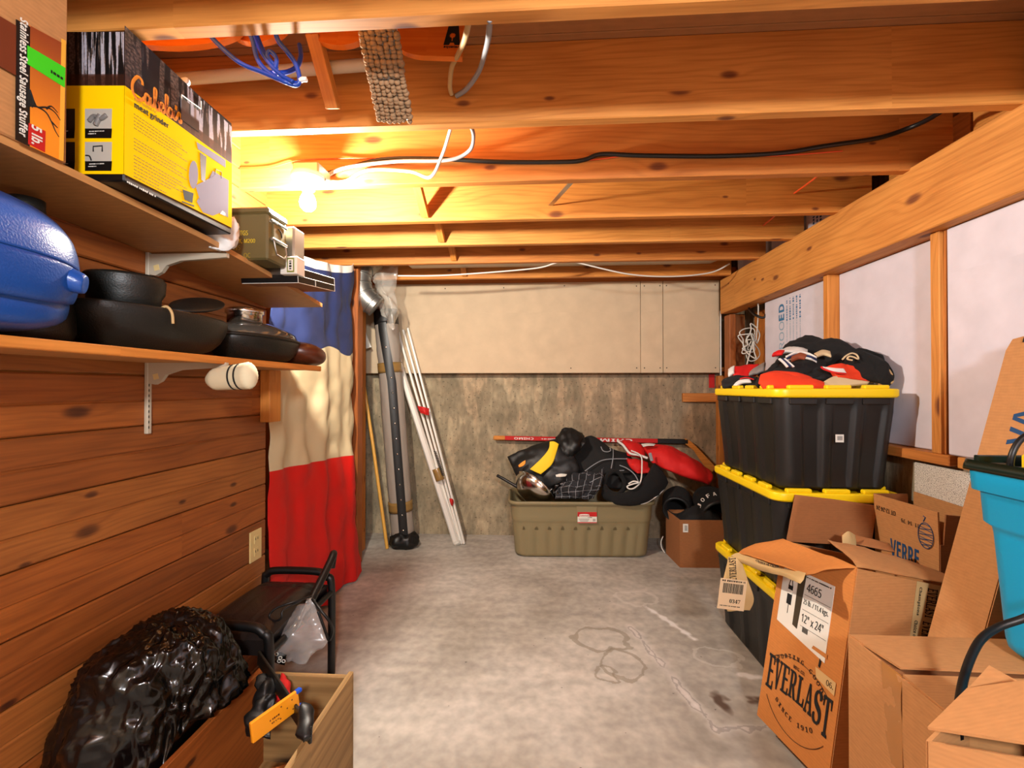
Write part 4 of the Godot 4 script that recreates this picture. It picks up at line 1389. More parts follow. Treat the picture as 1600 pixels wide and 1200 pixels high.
# ---------- far left: flag, duct, leaning poles ----------
func build_back_left():
	# three-colour flag hung as a curtain across the opening beyond the boards
	var fl := thing("flag", "blue, white and red flag hung as a curtain between the boarded wall and the post", "flag", Vector3(-1.2, 0.01, -2.4))
	var zs := [-1.97, -2.07, -2.17, -2.27, -2.37, -2.47, -2.57, -2.67, -2.76, -2.84, -2.90]
	var tops := [1.98, 1.93, 1.895, 1.885, 1.89, 1.905, 1.925, 1.945, 1.965, 1.99, 2.02]
	var wav := [0.0, 0.012, -0.006, 0.006, 0.0, 0.014, -0.012, 0.004, 0.0, 0.012, -0.003]
	var band := func(a0, a1, called, m, sd):
		var ctrl := []
		for j in 5:
			var v := j / 4.0
			var row := []
			for i in zs.size():
				var bt := [tops[i], tops[i] - 0.045, 1.425 + 0.02 * sin(i * 1.3), lerp(0.83, 0.775, i / 10.0), 0.02 + (0.10 if i < 2 else 0.0) + 0.012 * sin(i * 2.0)]
				var y: float = lerp(bt[a0], bt[a1], v)
				var flare: float = clamp((1.9 - y) / 1.9, 0, 1)
				row.append(Vector3(WL - 0.005 + wav[i] * (0.5 + flare) + 0.07 * flare * flare * (i / 10.0), y, zs[i] + 0.10 * flare * pow(i / 10.0, 3.0) * (1.0 if i < 10 else 0.3)))
			ctrl.append(row)
		part(fl, called, G.new().cloth(ctrl, 6, 0.0025, 0.03, 1.7, sd), m)
	band.call(0, 1, "heading_tape", mats.header, 4)
	band.call(1, 2, "blue_band", mats.blueflag, 4)
	band.call(2, 3, "white_band", mats.whiteflag, 4)
	band.call(3, 4, "red_band", mats.redflag, 4)
	part(fl, "string", G.new().tube([Vector3(-1.2, 2.015, -2.895), Vector3(-1.195, 2.05, -2.91), Vector3(-1.19, 2.10, -2.892)], 0.002, 6), mats.whitewire)
	# galvanised elbow of a duct coming down beside the post
	var el := thing("duct_elbow", "galvanised ribbed duct elbow under the joists beside the flag", "duct", at(575, 440, 3.2))
	var path := G.spline([at(585, 408, 3.30), at(566, 420, 3.22), at(562, 442, 3.2), at(570, 464, 3.2), at(588, 480, 3.22)], 6)
	part(el, "pipe", G.new().tube(path, 0.078, 28), mats.galv)
	for i in [5, 9, 13, 17, 21]:
		var d: Vector3 = (path[i + 1] - path[i - 1]).normalized() * 0.006
		part(el, "seam", G.new().tube([path[i] - d, path[i] - d * 0.3, path[i] + d * 0.3, path[i] + d], 0.0825, 28), mats.galv)
	# clear sheeting bundled round the duct
	var ctrl := [[at(578, 412, 3.3), at(596, 410, 3.26), at(610, 410, 3.24), at(622, 412, 3.25)], [at(576, 440, 3.28), at(592, 444, 3.2), at(608, 446, 3.22), at(622, 446, 3.26)], [at(586, 470, 3.3), at(598, 470, 3.22), at(612, 478, 3.18), at(622, 482, 3.26)], [at(596, 490, 3.3), at(604, 500, 3.26), at(614, 515, 3.22), at(620, 500, 3.28)]]
	solo("plastic_sheeting", G.new().cloth(ctrl, 8, 0.002, 0.06, 3.0, 21), mats.sheeting, "crumpled clear plastic sheeting hanging below the joists beside the duct elbow", "plastic sheet")
	# broom handle
	solo("broom_handle", G.new().tube([ony(605, 857, 0.002), at(582, 690, 3.46), at(558, 533, 3.52)], 0.0125, 14), mats.broom, "plain yellow wooden handle leaning in the corner beside the flag", "pole")
	# rolled vinyl cover with a black snap strip
	var rc := thing("rolled_cover", "grey rolled vinyl cover with a black snap strip standing against the back wall", "rolled cover", ony(628, 855, 0))
	var p0 := ony(629, 846, 0.03) + Vector3(0, 0, -0.02)
	var p1 := at(603, 492, 3.50)
	var rows := []
	var ax := (p1 - p0).normalized()
	var sx := Vector3.RIGHT
	sx = (sx - ax * sx.dot(ax)).normalized()
	var sz := sx.cross(ax).normalized()
	if sz.z < 0:
		sz = -sz
	var fold := noise(61, 3.0, 3, true)
	for i in 40:
		var u := i / 39.0
		var rad: float = 0.082 * (1.0 - 0.10 * exp(-pow((u - 0.16) / 0.02, 2)) - 0.10 * exp(-pow((u - 0.78) / 0.02, 2)))
		if i == 0 or i == 39:
			rad *= 0.1
		var ring := []
		for s in 40:
			var a := TAU * s / 40
			var dent: float = -0.02 * exp(-pow((fposmod(a + 2.4, TAU) - 0.9) / 0.25, 2.0))
			var q := rad + dent * (0.5 + 0.5 * sin(u * 9.0)) + 0.005 * fold.get_noise_3d(cos(a), sin(a), u * 3.0)
			ring.append(p0.lerp(p1, u) + sx * cos(a) * q * 1.05 + sz * sin(a) * q)
		rows.append(ring)
	part(rc, "roll", G.new().grid(rows, true, false, 1, 1, true), mats.greyvinyl)
	var strip := G.new()
	var srow := []
	for i in 30:
		var u: float = i / 29.0
		var l := []
		for s in 7:
			var a: float = HALF - 0.36 + (s - 3) * 0.11 + 0.42 * clamp((u - 0.72) * 4.0, 0, 1)
			l.append(p0.lerp(p1, 0.03 + u * 0.93) + sx * cos(a) * 0.099 + sz * sin(a) * 0.095)
		srow.append(l)
	strip.grid(srow, false, false)
	part(rc, "snap_strip", strip, mats.black)
	for i in 13:
		var u := 0.06 + i * 0.066
		if abs(u - 0.78) < 0.03 or abs(u - 0.16) < 0.025:
			continue
		var a: float = HALF - 0.36 + 0.42 * clamp((u - 0.72) * 4.0, 0, 1)
		part(rc, "snap", G.new().blob(p0.lerp(p1, u) + sx * cos(a) * 0.099 + sz * sin(a) * 0.097, Vector3(0.0075, 0.0075, 0.005), Basis(), 1.0, 0, 1, 1, 12), mats.chrome)
	for u in [0.155, 0.765]:
		part(rc, "tape_band", G.new().tube([p0.lerp(p1, u - 0.022), p0.lerp(p1, u - 0.01), p0.lerp(p1, u + 0.01), p0.lerp(p1, u + 0.022)], 0.092, 32), mats.tape)
	part(rc, "top_hood", G.new().tube([p0.lerp(p1, 0.955), p0.lerp(p1, 0.97), p0.lerp(p1, 1.0), p0.lerp(p1, 1.02)], 0.092, 32), mats.black)
	part(rc, "bottom_hood", G.new().blob(ony(630, 856, 0) + Vector3(0, 0.045, -0.03), Vector3(0.095, 0.06, 0.085), Basis(), 0.85, 0.03, 9, 3, 40, -0.042), mats.black)
	# paper tag tucked between the handle and the cover
	solo("paper_sheet", G.new().cloth([[at(560, 500, 3.56), at(566, 505, 3.55), at(572, 520, 3.55)], [at(564, 525, 3.56), at(570, 530, 3.54), at(578, 536, 3.55)], [at(566, 545, 3.57), at(572, 545, 3.55), at(580, 542, 3.55)]], 4, 0.002, 0.01, 6, 5), mats.paper, "creased white paper tucked behind the rolled cover above the yellow handle", "paper")
	# bundle of white metal rails
	var rb := thing("metal_rails", "taped bundle of white metal rails leaning on the back wall", "metal rails", ony(716, 850, 0))
	var k := 0
	for q in [[714, 851, 592, 470, 0.033], [718, 850, 622, 518, 0.013], [721.5, 850, 630, 515, 0.012], [725.5, 850, 637, 512, 0.012]]:
		var a := ony(q[0], q[1], 0.004)
		var b := onz(q[2], q[3], -3.565)
		var d := (b - a)
		part(rb, "rail", G.new().box((a + b) / 2, Vector3(q[4] * 1.5, q[4] * 1.4, d.length()), Basis.looking_at(d, Vector3.BACK), q[4] * 0.35), mats.alu)
		if k == 0:
			part(rb, "end_cap", G.new().blob(a + Vector3(0.005, 0.016, 0.01), Vector3(0.028, 0.02, 0.026), Basis(), 0.7, 0, 1, 1, 16), mats.sheeting)
		k += 1
	part(rb, "rack_teeth", rack(at(680, 706, 3.47), at(692, 742, 3.47)), mats.ink)
	for q in [[688, 750, 682, 732, 0.035], [608, 526, 602, 510, 0.055]]:
		var c0 := at(q[0], q[1], 3.50)
		var c1 := at(q[2], q[3], 3.505)
		part(rb, "tape_band", G.new().tube([c0, c0.lerp(c1, 0.3), c0.lerp(c1, 0.7), c1], q[4], 20), mats.tape)
	part(rb, "red_tape", G.new().cloth([[at(652, 634, 3.49), at(662, 636, 3.48), at(671, 638, 3.5)], [at(654, 640, 3.49), at(663, 643, 3.47), at(671, 644, 3.5)], [at(656, 645, 3.49), at(664, 648, 3.48), at(671, 649, 3.5)]], 4, 0.004, 0.01, 12, 5), mats.redink)
	part(rb, "red_tape", G.new().cloth([[at(702, 779, 3.48), at(706, 779, 3.48), at(709, 782, 3.5)], [at(703, 785, 3.48), at(706, 787, 3.47), at(709, 786, 3.5)], [at(705, 790, 3.49), at(707, 791, 3.48), at(708, 790, 3.5)]], 4, 0.003, 0.004, 12, 5), mats.redink)

func rack(a: Vector3, b: Vector3) -> G:
	var g := G.new()
	for i in 15:
		g.box(a.lerp(b, i / 14.0), Vector3(0.022, 0.007, 0.004), Basis(Vector3.BACK, -0.2), 0.0)
	return g

# ---------- bins and the clothing on them ----------
# outline of a rounded rectangle, n points a corner, with optional upright flutes pressed in
func outline(w: float, l: float, r: float, y: float, c: Vector3, b: Basis, flutes := 0, deep := 0.0, per_side := 40) -> Array:
	var o := []
	var hx := w / 2
	var hz := l / 2
	for side in 4:
		var len := (w if side % 2 == 0 else l) - 2 * r
		var n := per_side
		for i in n:
			var s := float(i) / n
			var p := Vector2.ZERO
			var nn := Vector2.ZERO
			match side:
				0:
					p = Vector2(-hx + r + len * s, hz)
					nn = Vector2(0, 1)
				1:
					p = Vector2(hx, hz - r - len * s)
					nn = Vector2(1, 0)
				2:
					p = Vector2(hx - r - len * s, -hz)
					nn = Vector2(0, -1)
				3:
					p = Vector2(-hx, -hz + r + len * s)
					nn = Vector2(-1, 0)
			if flutes != 0:
				var k: int = abs(flutes)
				var q := 0.0
				if flutes > 0:
					q = 1.0 if fposmod(s * k, 1.0) > 0.34 else 0.0
					q = smoothstep(0.30, 0.36, fposmod(s * k, 1.0)) * (1.0 - smoothstep(0.94, 1.0, fposmod(s * k, 1.0)))
				else:
					q = 1.0 - abs(sin(s * k * PI))
				p -= nn * deep * q
			o.append(c + b * Vector3(p.x, y, p.y))
		for i in 6:
			var a := HALF * i / 6
			var cc: Vector2 = [Vector2(hx - r, hz - r), Vector2(hx - r, -hz + r), Vector2(-hx + r, -hz + r), Vector2(-hx + r, hz - r)][side]
			var st: float = [HALF, 0.0, -HALF, -PI][side]
			var d := Vector2(cos(st - a), sin(st - a))
			o.append(c + b * Vector3(cc.x + d.x * r, y, cc.y + d.y * r))
	return o
func black_bin(pos: Vector3, w: float, l: float, h: float, turn: float, label: String) -> Node3D:
	var t := thing("storage_bin", label, "storage bin", pos, "black bins with yellow lids")
	var b := Basis(Vector3.UP, turn)
	var rows := []
	var cen := outline(0.02, 0.02, 0.005, 0.004, pos, b)
	rows.append(cen)
	for q in [[0.0, -0.075, 0.0], [0.012, -0.06, 0.6], [0.05, -0.058, 1.0], [h * 0.55, -0.032, 1.0], [h - 0.10, -0.018, 1.0], [h - 0.07, -0.016, 0.5], [h - 0.055, -0.014, 0.0], [h - 0.04, -0.012, 0.0], [h - 0.04, -0.012, 0.0]]:
		rows.append(outline(w + q[1], l + q[1], 0.05, q[0], pos, b, 3, 0.011 * q[2]))
	rows.append(outline(0.02, 0.02, 0.005, h - 0.04, pos, b))
	part(t, "body", G.new().grid(rows, true, false, 1, 1, true), mats.blacktote)
	rows = []
	for q in [[h - 0.042, -0.02], [h - 0.042, 0.0], [h - 0.034, 0.008], [h - 0.012, 0.008], [h - 0.008, 0.0], [h - 0.006, -0.03], [h - 0.014, -0.05], [h - 0.014, -0.4]]:
		rows.append(outline(w + q[1], l + q[1] if q[1] > -0.3 else l - 0.4, 0.05 if q[1] > -0.3 else 0.02, q[0], pos, b, 0, 0.0, 8))
	rows.push_front(outline(0.02, 0.02, 0.005, h - 0.042, pos, b, 0, 0.0, 8))
	rows.append(outline(0.02, 0.02, 0.005, h - 0.014, pos, b, 0, 0.0, 8))
	var lid := part(t, "lid", G.new().grid(rows, true, false, 1, 1, true), mats.yellow)
	for s in [-1, 1]:
		for i in 4:
			part(lid, "lid_lug", G.new().box(pos + b * Vector3(s * (w / 2 - 0.018), h - 0.001, (i - 1.5) * l * 0.21), Vector3(0.024, 0.016, l * 0.12), b, 0.004), mats.yellow)
			part(t, "rim_tab", G.new().box(pos + b * Vector3(s * (w / 2 - 0.008), h - 0.056, (i - 1.5) * l * 0.22), Vector3(0.014, 0.026, l * 0.17), b, 0.003), mats.blacktote)
		for i in 3:
			part(lid, "lid_lug", G.new().box(pos + b * Vector3((i - 1) * w * 0.30, h - 0.001, s * (l / 2 - 0.018)), Vector3(w * 0.20, 0.016, 0.024), b, 0.004), mats.yellow)
			part(t, "rim_tab", G.new().box(pos + b * Vector3((i - 1) * w * 0.29, h - 0.056, s * (l / 2 - 0.008)), Vector3(w * 0.22, 0.026, 0.014), b, 0.003), mats.blacktote)
	return t
# rows of [px, py, distance] on lines of sight, turned into cloth control points
func drape(rows: Array, k: int, thick: float, fold: float, freq: float, sd: int, puff := 0.0, su := 1.0, sv := 1.0) -> G:
	var c := []
	for r in rows:
		var o := []
		for q in r:
			o.append(at(q[0], q[1], q[2]))
		c.append(o)
	return G.new().cloth(c, k, thick, fold, freq, sd, puff, su, sv)
func cord(pts: Array, r: float, k := 6) -> G:
	var o := []
	for q in pts:
		o.append(at(q[0], q[1], q[2]))
	return G.new().tube(o, r, 8, k)

func build_bins():
	# three black bins stacked against the right wall
	black_bin(Vector3(1.162, 0.0, -2.14), 0.476, 0.66, 0.405, 0.02, "bottom one of the three stacked black bins with yellow lids, on the floor")
	black_bin(Vector3(1.162, 0.407, -2.165), 0.476, 0.66, 0.395, -0.01, "middle one of the three stacked black bins with yellow lids")
	var tb := black_bin(Vector3(1.162, 0.804, -2.155), 0.476, 0.64, 0.405, 0.012, "topmost of the stacked black bins, carrying the pile of jerseys")
	var lp := onz(1312, 685, -1.825)
	part(tb, "price_label", G.new().box(lp, Vector3(0.030, 0.030, 0.002), Basis(), 0.0), mats.paper)
	var g := G.new()
	for i in 5:
		g.box(lp + Vector3(-0.008 + i * 0.004, 0.001, 0.0012), Vector3(0.0018, 0.016, 0.0006), Basis(), 0.0)
	part(tb, "barcode", g, mats.ink)
	# jerseys heaped on the top bin
	var y := 1.216
	solo("jersey", drape([[[1195, 588, 2.34], [1222, 548, 2.34], [1250, 528, 2.30], [1290, 527, 2.20], [1330, 537, 2.04], [1374, 552, 1.90]], [[1188, 590, 2.26], [1215, 562, 2.22], [1248, 546, 2.18], [1285, 543, 2.12], [1332, 551, 1.99], [1378, 566, 1.875]], [[1195, 596, 2.15], [1222, 585, 2.10], [1250, 575, 2.06], [1290, 572, 2.0], [1330, 578, 1.94], [1365, 590, 1.87]]], 8, 0.012, 0.035, 4.0, 5, 0.02), mats.blackknit, "black knit jersey forming the top of the heap on the uppermost bin", "jersey")
	solo("jersey", drape([[[1322, 556, 1.96], [1345, 549, 1.93], [1368, 556, 1.88], [1390, 572, 1.835]], [[1318, 572, 1.95], [1345, 570, 1.91], [1372, 575, 1.87], [1388, 584, 1.82]], [[1322, 592, 1.94], [1345, 594, 1.90], [1368, 597, 1.86], [1378, 600, 1.83]]], 8, 0.02, 0.02, 5.0, 15, 0.035), mats.blackknit, "bulky black jersey with a curled cream emblem at the right of the heap", "jersey")
	var em := thing("jersey", "navy trimmed black jersey with blue and white striped cuffs in the middle of the heap", "jersey", at(1240, 590, 1.97))
	part(em, "sleeve", drape([[[1218, 568, 2.06], [1240, 556, 2.06], [1265, 556, 2.02], [1290, 566, 2.0]], [[1205, 585, 2.0], [1235, 575, 1.98], [1265, 576, 1.96], [1292, 584, 1.94]], [[1200, 598, 1.98], [1232, 592, 1.95], [1262, 594, 1.94], [1290, 596, 1.92]]], 7, 0.014, 0.02, 6.0, 8, 0.02), mats.blackcloth)
	for q in [[mats.whitecloth, 0, 0.004], [mats.navy, 4, 0.006], [mats.whitecloth, 8, 0.004]]:
		part(em, "stripe", drape([[[1216 + q[1], 561, 1.962], [1219 + q[1], 560, 1.962]], [[1224 + q[1], 568, 1.944], [1227 + q[1], 567, 1.944]], [[1229 + q[1] * 1.2, 574, 1.93], [1232 + q[1] * 1.2, 573, 1.93]]], 5, 0.006, 0, 1, 1), q[0])
	for q in [[mats.whitecloth, 0], [mats.navy, 3.5], [mats.whitecloth, 7]]:
		part(em, "stripe", drape([[[1228, 556 + q[1], 1.99], [1228, 559 + q[1], 1.99]], [[1245, 549 + q[1], 2.0], [1245, 552 + q[1], 1.99]], [[1262, 551 + q[1], 1.985], [1262, 554 + q[1], 1.98]], [[1276, 557 + q[1], 1.96], [1276, 560 + q[1], 1.96]]], 5, 0.006, 0, 1, 1), q[0])
	part(em, "lining", drape([[[1237, 558, 1.96], [1250, 552, 1.96], [1260, 556, 1.95]], [[1236, 564, 1.94], [1248, 559, 1.94], [1258, 561, 1.93]]], 5, 0.01, 0.005, 8, 4, 0.006), plain(Color(0.50, 0.24, 0.13), 0.7))
	var c2 := thing("jersey", "white, red and navy striped jersey tucked in at the top of the heap", "jersey", at(1230, 560, 2.05))
	part(c2, "yoke", drape([[[1212, 552, 2.10], [1228, 543, 2.12], [1246, 542, 2.12], [1262, 546, 2.1]], [[1210, 556, 2.06], [1226, 549, 2.06], [1246, 548, 2.05], [1262, 551, 2.04]]], 6, 0.008, 0.01, 6, 9, 0.008), mats.whitecloth)
	part(c2, "shoulder_patch", drape([[[1208, 552, 2.05], [1216, 548, 2.05], [1226, 548, 2.04]], [[1206, 556, 2.03], [1214, 554, 2.03], [1222, 553, 2.02]]], 5, 0.008, 0.004, 6, 9, 0.006), mats.redcloth)
	part(c2, "cuff", drape([[[1272, 553, 2.0], [1284, 547, 2.02], [1297, 549, 2.0]], [[1276, 557, 1.97], [1287, 553, 1.98], [1299, 557, 1.96]]], 5, 0.008, 0.004, 6, 3, 0.006), mats.cream)
	solo("jersey", drape([[[1304, 537, 2.12], [1318, 537, 2.09], [1332, 546, 2.04]], [[1304, 548, 2.10], [1318, 546, 2.07], [1330, 552, 2.02]]], 5, 0.01, 0.01, 6, 3, 0.01), mats.redcloth, "sliver of a red jersey behind the right side of the heap", "jersey")
	part(get_node("jersey_001"), "emblem", cord([[1316, 562, 1.905], [1322, 556, 1.905], [1331, 552, 1.905], [1339, 555, 1.90], [1341, 561, 1.89], [1334, 558, 1.895], [1327, 557, 1.90], [1324, 561, 1.90], [1332, 563, 1.895]], 0.0035), mats.cream)
	var oj := thing("jersey", "orange and black jersey with a cream panel along the front of the heap", "jersey", at(1240, 612, 1.87))
	part(oj, "hem", drape([[[1188, 586, 1.92], [1215, 583, 1.92], [1245, 590, 1.90], [1288, 599, 1.88]], [[1186, 598, 1.89], [1215, 599, 1.87], [1250, 602, 1.86], [1287, 602, 1.865]], [[1194, 608, 1.89], [1220, 611, 1.87], [1252, 609, 1.865], [1286, 607, 1.87]]], 7, 0.02, 0.008, 6, 7, 0.012), mats.orangecloth)
	part(oj, "upper_fold", drape([[[1190, 588, 1.95], [1212, 581, 1.95], [1240, 583, 1.94], [1268, 592, 1.92]], [[1194, 593, 1.93], [1215, 590, 1.92], [1242, 592, 1.91], [1268, 597, 1.90]]], 7, 0.014, 0.006, 6, 3, 0.012), mats.orangecloth)
	part(oj, "cream_panel", drape([[[1286, 597, 1.885], [1305, 588, 1.90], [1330, 593, 1.885], [1358, 597, 1.87]], [[1287, 606, 1.87], [1304, 605, 1.87], [1330, 602, 1.865], [1356, 600, 1.865]]], 6, 0.01, 0.004, 6, 4, 0.004), mats.cream)
	part(oj, "shoulder", drape([[[1290, 574, 1.94], [1316, 569, 1.95], [1342, 570, 1.93]], [[1302, 583, 1.91], [1322, 580, 1.91], [1350, 584, 1.90]], [[1310, 589, 1.89], [1330, 592, 1.885], [1358, 597, 1.88]]], 7, 0.014, 0.008, 6, 12, 0.012), mats.orangecloth)
	part(oj, "flash", drape([[[1284, 573, 1.91], [1302, 575, 1.895], [1318, 576, 1.89]], [[1288, 577, 1.90], [1304, 581, 1.885], [1322, 583, 1.885]]], 5, 0.005, 0.002, 6, 2, 0.003), mats.whitecloth)
	part(oj, "flash_edge", cord([[1283, 573, 1.90], [1288, 577, 1.892], [1304, 582, 1.88], [1321, 584, 1.88]], 0.004), mats.redcloth)
	part(oj, "neck_label", G.new().box(at(1239, 594, 1.885), Vector3(0.028, 0.010, 0.003), Basis(Vector3.BACK, -0.05)), mats.paper)
	part(oj, "body", drape([[[1235, 575, 2.0], [1262, 578, 1.98], [1290, 578, 1.96], [1305, 584, 1.95]], [[1240, 588, 1.96], [1265, 592, 1.94], [1290, 592, 1.92], [1300, 592, 1.92]]], 6, 0.014, 0.012, 6, 22, 0.014), mats.blackknit)
	var rw := thing("jersey", "small red, white and black jersey at the left end of the bin lid", "jersey", at(1160, 608, 2.25))
	part(rw, "red_panel", drape([[[1142, 574, 2.34], [1165, 570, 2.34], [1186, 570, 2.32]], [[1146, 586, 2.28], [1164, 588, 2.26], [1182, 582, 2.26]]], 6, 0.012, 0.012, 6, 2, 0.014), mats.redcloth)
	part(rw, "white_panel", drape([[[1138, 578, 2.33], [1144, 573, 2.34], [1148, 572, 2.34]], [[1138, 588, 2.28], [1143, 584, 2.28], [1147, 582, 2.28]]], 5, 0.01, 0.006, 6, 2, 0.008), mats.whitecloth)
	part(rw, "black_panel", drape([[[1126, 594, 2.32], [1142, 588, 2.28], [1160, 587, 2.24], [1184, 588, 2.2]], [[1128, 603, 2.26], [1146, 602, 2.22], [1165, 602, 2.18], [1186, 602, 2.12]]], 6, 0.014, 0.02, 6, 6, 0.018), mats.blackcloth)
	part(rw, "cuff", drape([[[1146, 603, 2.19], [1156, 594, 2.19], [1172, 593, 2.17]], [[1150, 604, 2.17], [1160, 599, 2.17], [1174, 597, 2.15]]], 5, 0.008, 0.003, 6, 2, 0.006), mats.whitecloth)
	part(rw, "trim", cord([[1156, 592, 2.18], [1166, 590, 2.17], [1178, 593, 2.15]], 0.003), mats.redcloth)
	part(rw, "grey_sleeve", drape([[[1176, 576, 2.3], [1186, 571, 2.3], [1196, 566, 2.3]], [[1170, 586, 2.22], [1182, 582, 2.22], [1194, 578, 2.22]]], 5, 0.01, 0.01, 8, 2, 0.01), plain(Color(0.55, 0.52, 0.50), 0.85))
	part(rw, "black_sleeve", drape([[[1218, 560, 2.1], [1210, 572, 2.05], [1195, 588, 2.0], [1182, 604, 1.98]], [[1228, 566, 2.06], [1216, 580, 2.0], [1200, 596, 1.95], [1186, 607, 1.95]]], 7, 0.014, 0.01, 8, 2, 0.016), mats.blackcloth)
	solo("paper_bag", drape([[[1374, 574, 1.87], [1388, 575, 1.86], [1396, 590, 1.84]], [[1374, 588, 1.86], [1386, 588, 1.85], [1397, 594, 1.83]], [[1374, 599, 1.85], [1384, 600, 1.84], [1394, 600, 1.83]]], 6, 0.01, 0.02, 7, 6, 0.012), mats.tapepaper, "crumpled tan paper bag at the right end of the jersey heap", "paper bag")
	# --- tan tote by the back wall ---
	var tc := Vector3(0.295, 0.0, -3.445)
	var tb2 := Basis(Vector3.UP, deg_to_rad(2.5))
	var tt := thing("storage_tote", "large open tan plastic tote with a fluted front, heaped with clothes by the back wall", "storage tote", tc)
	var rows := [outline(0.04, 0.04, 0.01, 0.003, tc, tb2, 0, 0, 60)]
	for q in [[0.0, 0.91, 0.33, 0.0], [0.012, 0.945, 0.365, 0.3], [0.03, 0.952, 0.372, 1.0], [0.13, 0.968, 0.388, 1.0], [0.17, 0.975, 0.395, 0.9], [0.20, 0.98, 0.40, 0.7], [0.225, 0.983, 0.403, 0.42], [0.245, 0.986, 0.406, 0.15], [0.258, 0.99, 0.41, 0.0], [0.266, 1.0, 0.42, 0.0], [0.30, 1.004, 0.424, 0.0], [0.38, 1.015, 0.435, 0.0], [0.382, 1.045, 0.465, 0.0], [0.402, 1.048, 0.468, 0.0], [0.408, 1.03, 0.45, 0.0], [0.385, 1.0, 0.42, 0.0], [0.30, 0.985, 0.405, 0.0], [0.20, 0.97, 0.39, 0.0]]:
		rows.append(outline(q[1], q[2], 0.075, q[0], tc, tb2, -9, 0.013 * q[3], 60))
	rows.append(outline(0.04, 0.04, 0.01, 0.20, tc, tb2, 0, 0, 60))
	part(tt, "body", G.new().grid(rows, true, false, 1, 1, true), mats.tan)
	var fz := tb2 * Vector3(0.03, 0.33, 0.2165) + tc
	part(tt, "latch_plate", G.new().box(fz + Vector3(0, 0.012, 0), Vector3(0.145, 0.075, 0.008), tb2, 0.003), mats.tan)
	part(tt, "label", G.new().box(fz + tb2 * Vector3(0.002, -0.035, 0.0045), Vector3(0.135, 0.078, 0.0015), tb2, 0.0), mats.paper)
	part(tt, "label_band", G.new().box(fz + tb2 * Vector3(0.002, -0.012, 0.0056), Vector3(0.135, 0.032, 0.001), tb2, 0.0), mats.redink)
	part(tt, "label_band", G.new().box(fz + tb2 * Vector3(0.002, -0.070, 0.0056), Vector3(0.135, 0.006, 0.001), tb2, 0.0), mats.redink)
	part(tt, "label_oval", G.new().blob(fz + tb2 * Vector3(-0.018, -0.020, 0.006), Vector3(0.036, 0.010, 0.001), tb2, 0.6, 0, 1, 1, 20), mats.paper)
	words(tt, "Rubbermaid", fz + tb2 * Vector3(-0.018, -0.020, 0.0076), tb2.x, Vector3.UP, 0.010, mats.redink, 0.06)
	scribble(tt, fz + tb2 * Vector3(0.022, -0.034, 0.0064), tb2.x, Vector3.UP, 0.03, 0.006, mats.ink)
	g = G.new()
	for i in 3:
		g.box(fz + tb2 * Vector3(-0.02, -0.045 - i * 0.008, 0.0056), Vector3(0.075 - 0.01 * i, 0.0025, 0.0006), tb2, 0.0)
	for i in 5:
		g.box(fz + tb2 * Vector3(0.043 + i * 0.004, -0.052, 0.0056), Vector3(0.002, 0.018, 0.0006), tb2, 0.0)
	part(tt, "small_print", g, plain(Color(0.35, 0.33, 0.33), 0.7)).set_meta("kind", "stuff")
	# things heaped in the tote
	var d0 := 3.30
	solo("mixing_bowl", bowl(at(836, 764, 3.38), Vector3(0.60, 0.62, -0.50), 0.170), mats.chrome, "shiny steel mixing bowl tipped at the left end of the tan tote", "bowl")
	solo("pan_handle", cord([[777, 743, 3.45], [788, 749, 3.42], [800, 756, 3.40], [814, 764, 3.37]], 0.012, 2), mats.black, "black handle sticking out past the left end of the tan tote", "handle")
	var jk := thing("jacket", "black nylon jacket with a broad yellow stripe, folded at the left of the heap", "jacket", at(850, 770, 3.35))
	part(jk, "body", drape([[[793, 714, 3.50], [822, 700, 3.48], [850, 690, 3.46], [880, 684, 3.46]], [[802, 734, 3.44], [832, 718, 3.40], [862, 706, 3.38], [892, 700, 3.38]], [[812, 752, 3.40], [842, 742, 3.36], [872, 730, 3.34], [902, 722, 3.36]], [[828, 768, 3.36], [856, 762, 3.32], [884, 752, 3.32], [908, 740, 3.36]]], 8, 0.02, 0.02, 4.0, 3, 0.02), mats.nylon)
	part(jk, "yellow_stripe", drape([[[859, 690, 3.36], [866, 690, 3.36], [873, 694, 3.36]], [[857, 702, 3.345], [863, 704, 3.34], [869, 708, 3.34]], [[846, 716, 3.325], [854, 721, 3.315], [862, 726, 3.31]], [[828, 733, 3.315], [836, 737, 3.305], [845, 741, 3.30]]], 6, 0.006, 0.002, 4, 3, 0.003), mats.yellowcloth)
	part(jk, "hood", drape([[[868, 684, 3.48], [880, 671, 3.48], [898, 670, 3.48], [914, 680, 3.46]], [[868, 704, 3.40], [882, 692, 3.38], [900, 690, 3.38], [912, 694, 3.40]], [[876, 718, 3.36], [886, 716, 3.35], [896, 712, 3.36], [906, 706, 3.38]]], 8, 0.02, 0.03, 7.0, 13, 0.035), mats.nylon)
	part(jk, "badge", drape([[[810, 727, 3.335], [816, 722, 3.335], [821, 719, 3.33]], [[811, 730, 3.33], [817, 728, 3.325], [821, 724, 3.325]]], 4, 0.004, 0, 1, 1), mats.orangeink)
	var pt := thing("warm_up_top", "black top with thin grey piping at the back of the heap", "top", at(940, 745, 3.45))
	part(pt, "body", drape([[[912, 684, 3.56], [925, 681, 3.56], [940, 690, 3.55], [958, 702, 3.54], [980, 708, 3.53]], [[898, 712, 3.50], [922, 706, 3.48], [946, 708, 3.46], [968, 714, 3.45], [988, 718, 3.46]], [[886, 742, 3.44], [918, 742, 3.40], [946, 740, 3.38], [972, 740, 3.38], [992, 738, 3.40]]], 8, 0.015, 0.012, 3.0, 33, 0.015), mats.blackcloth)
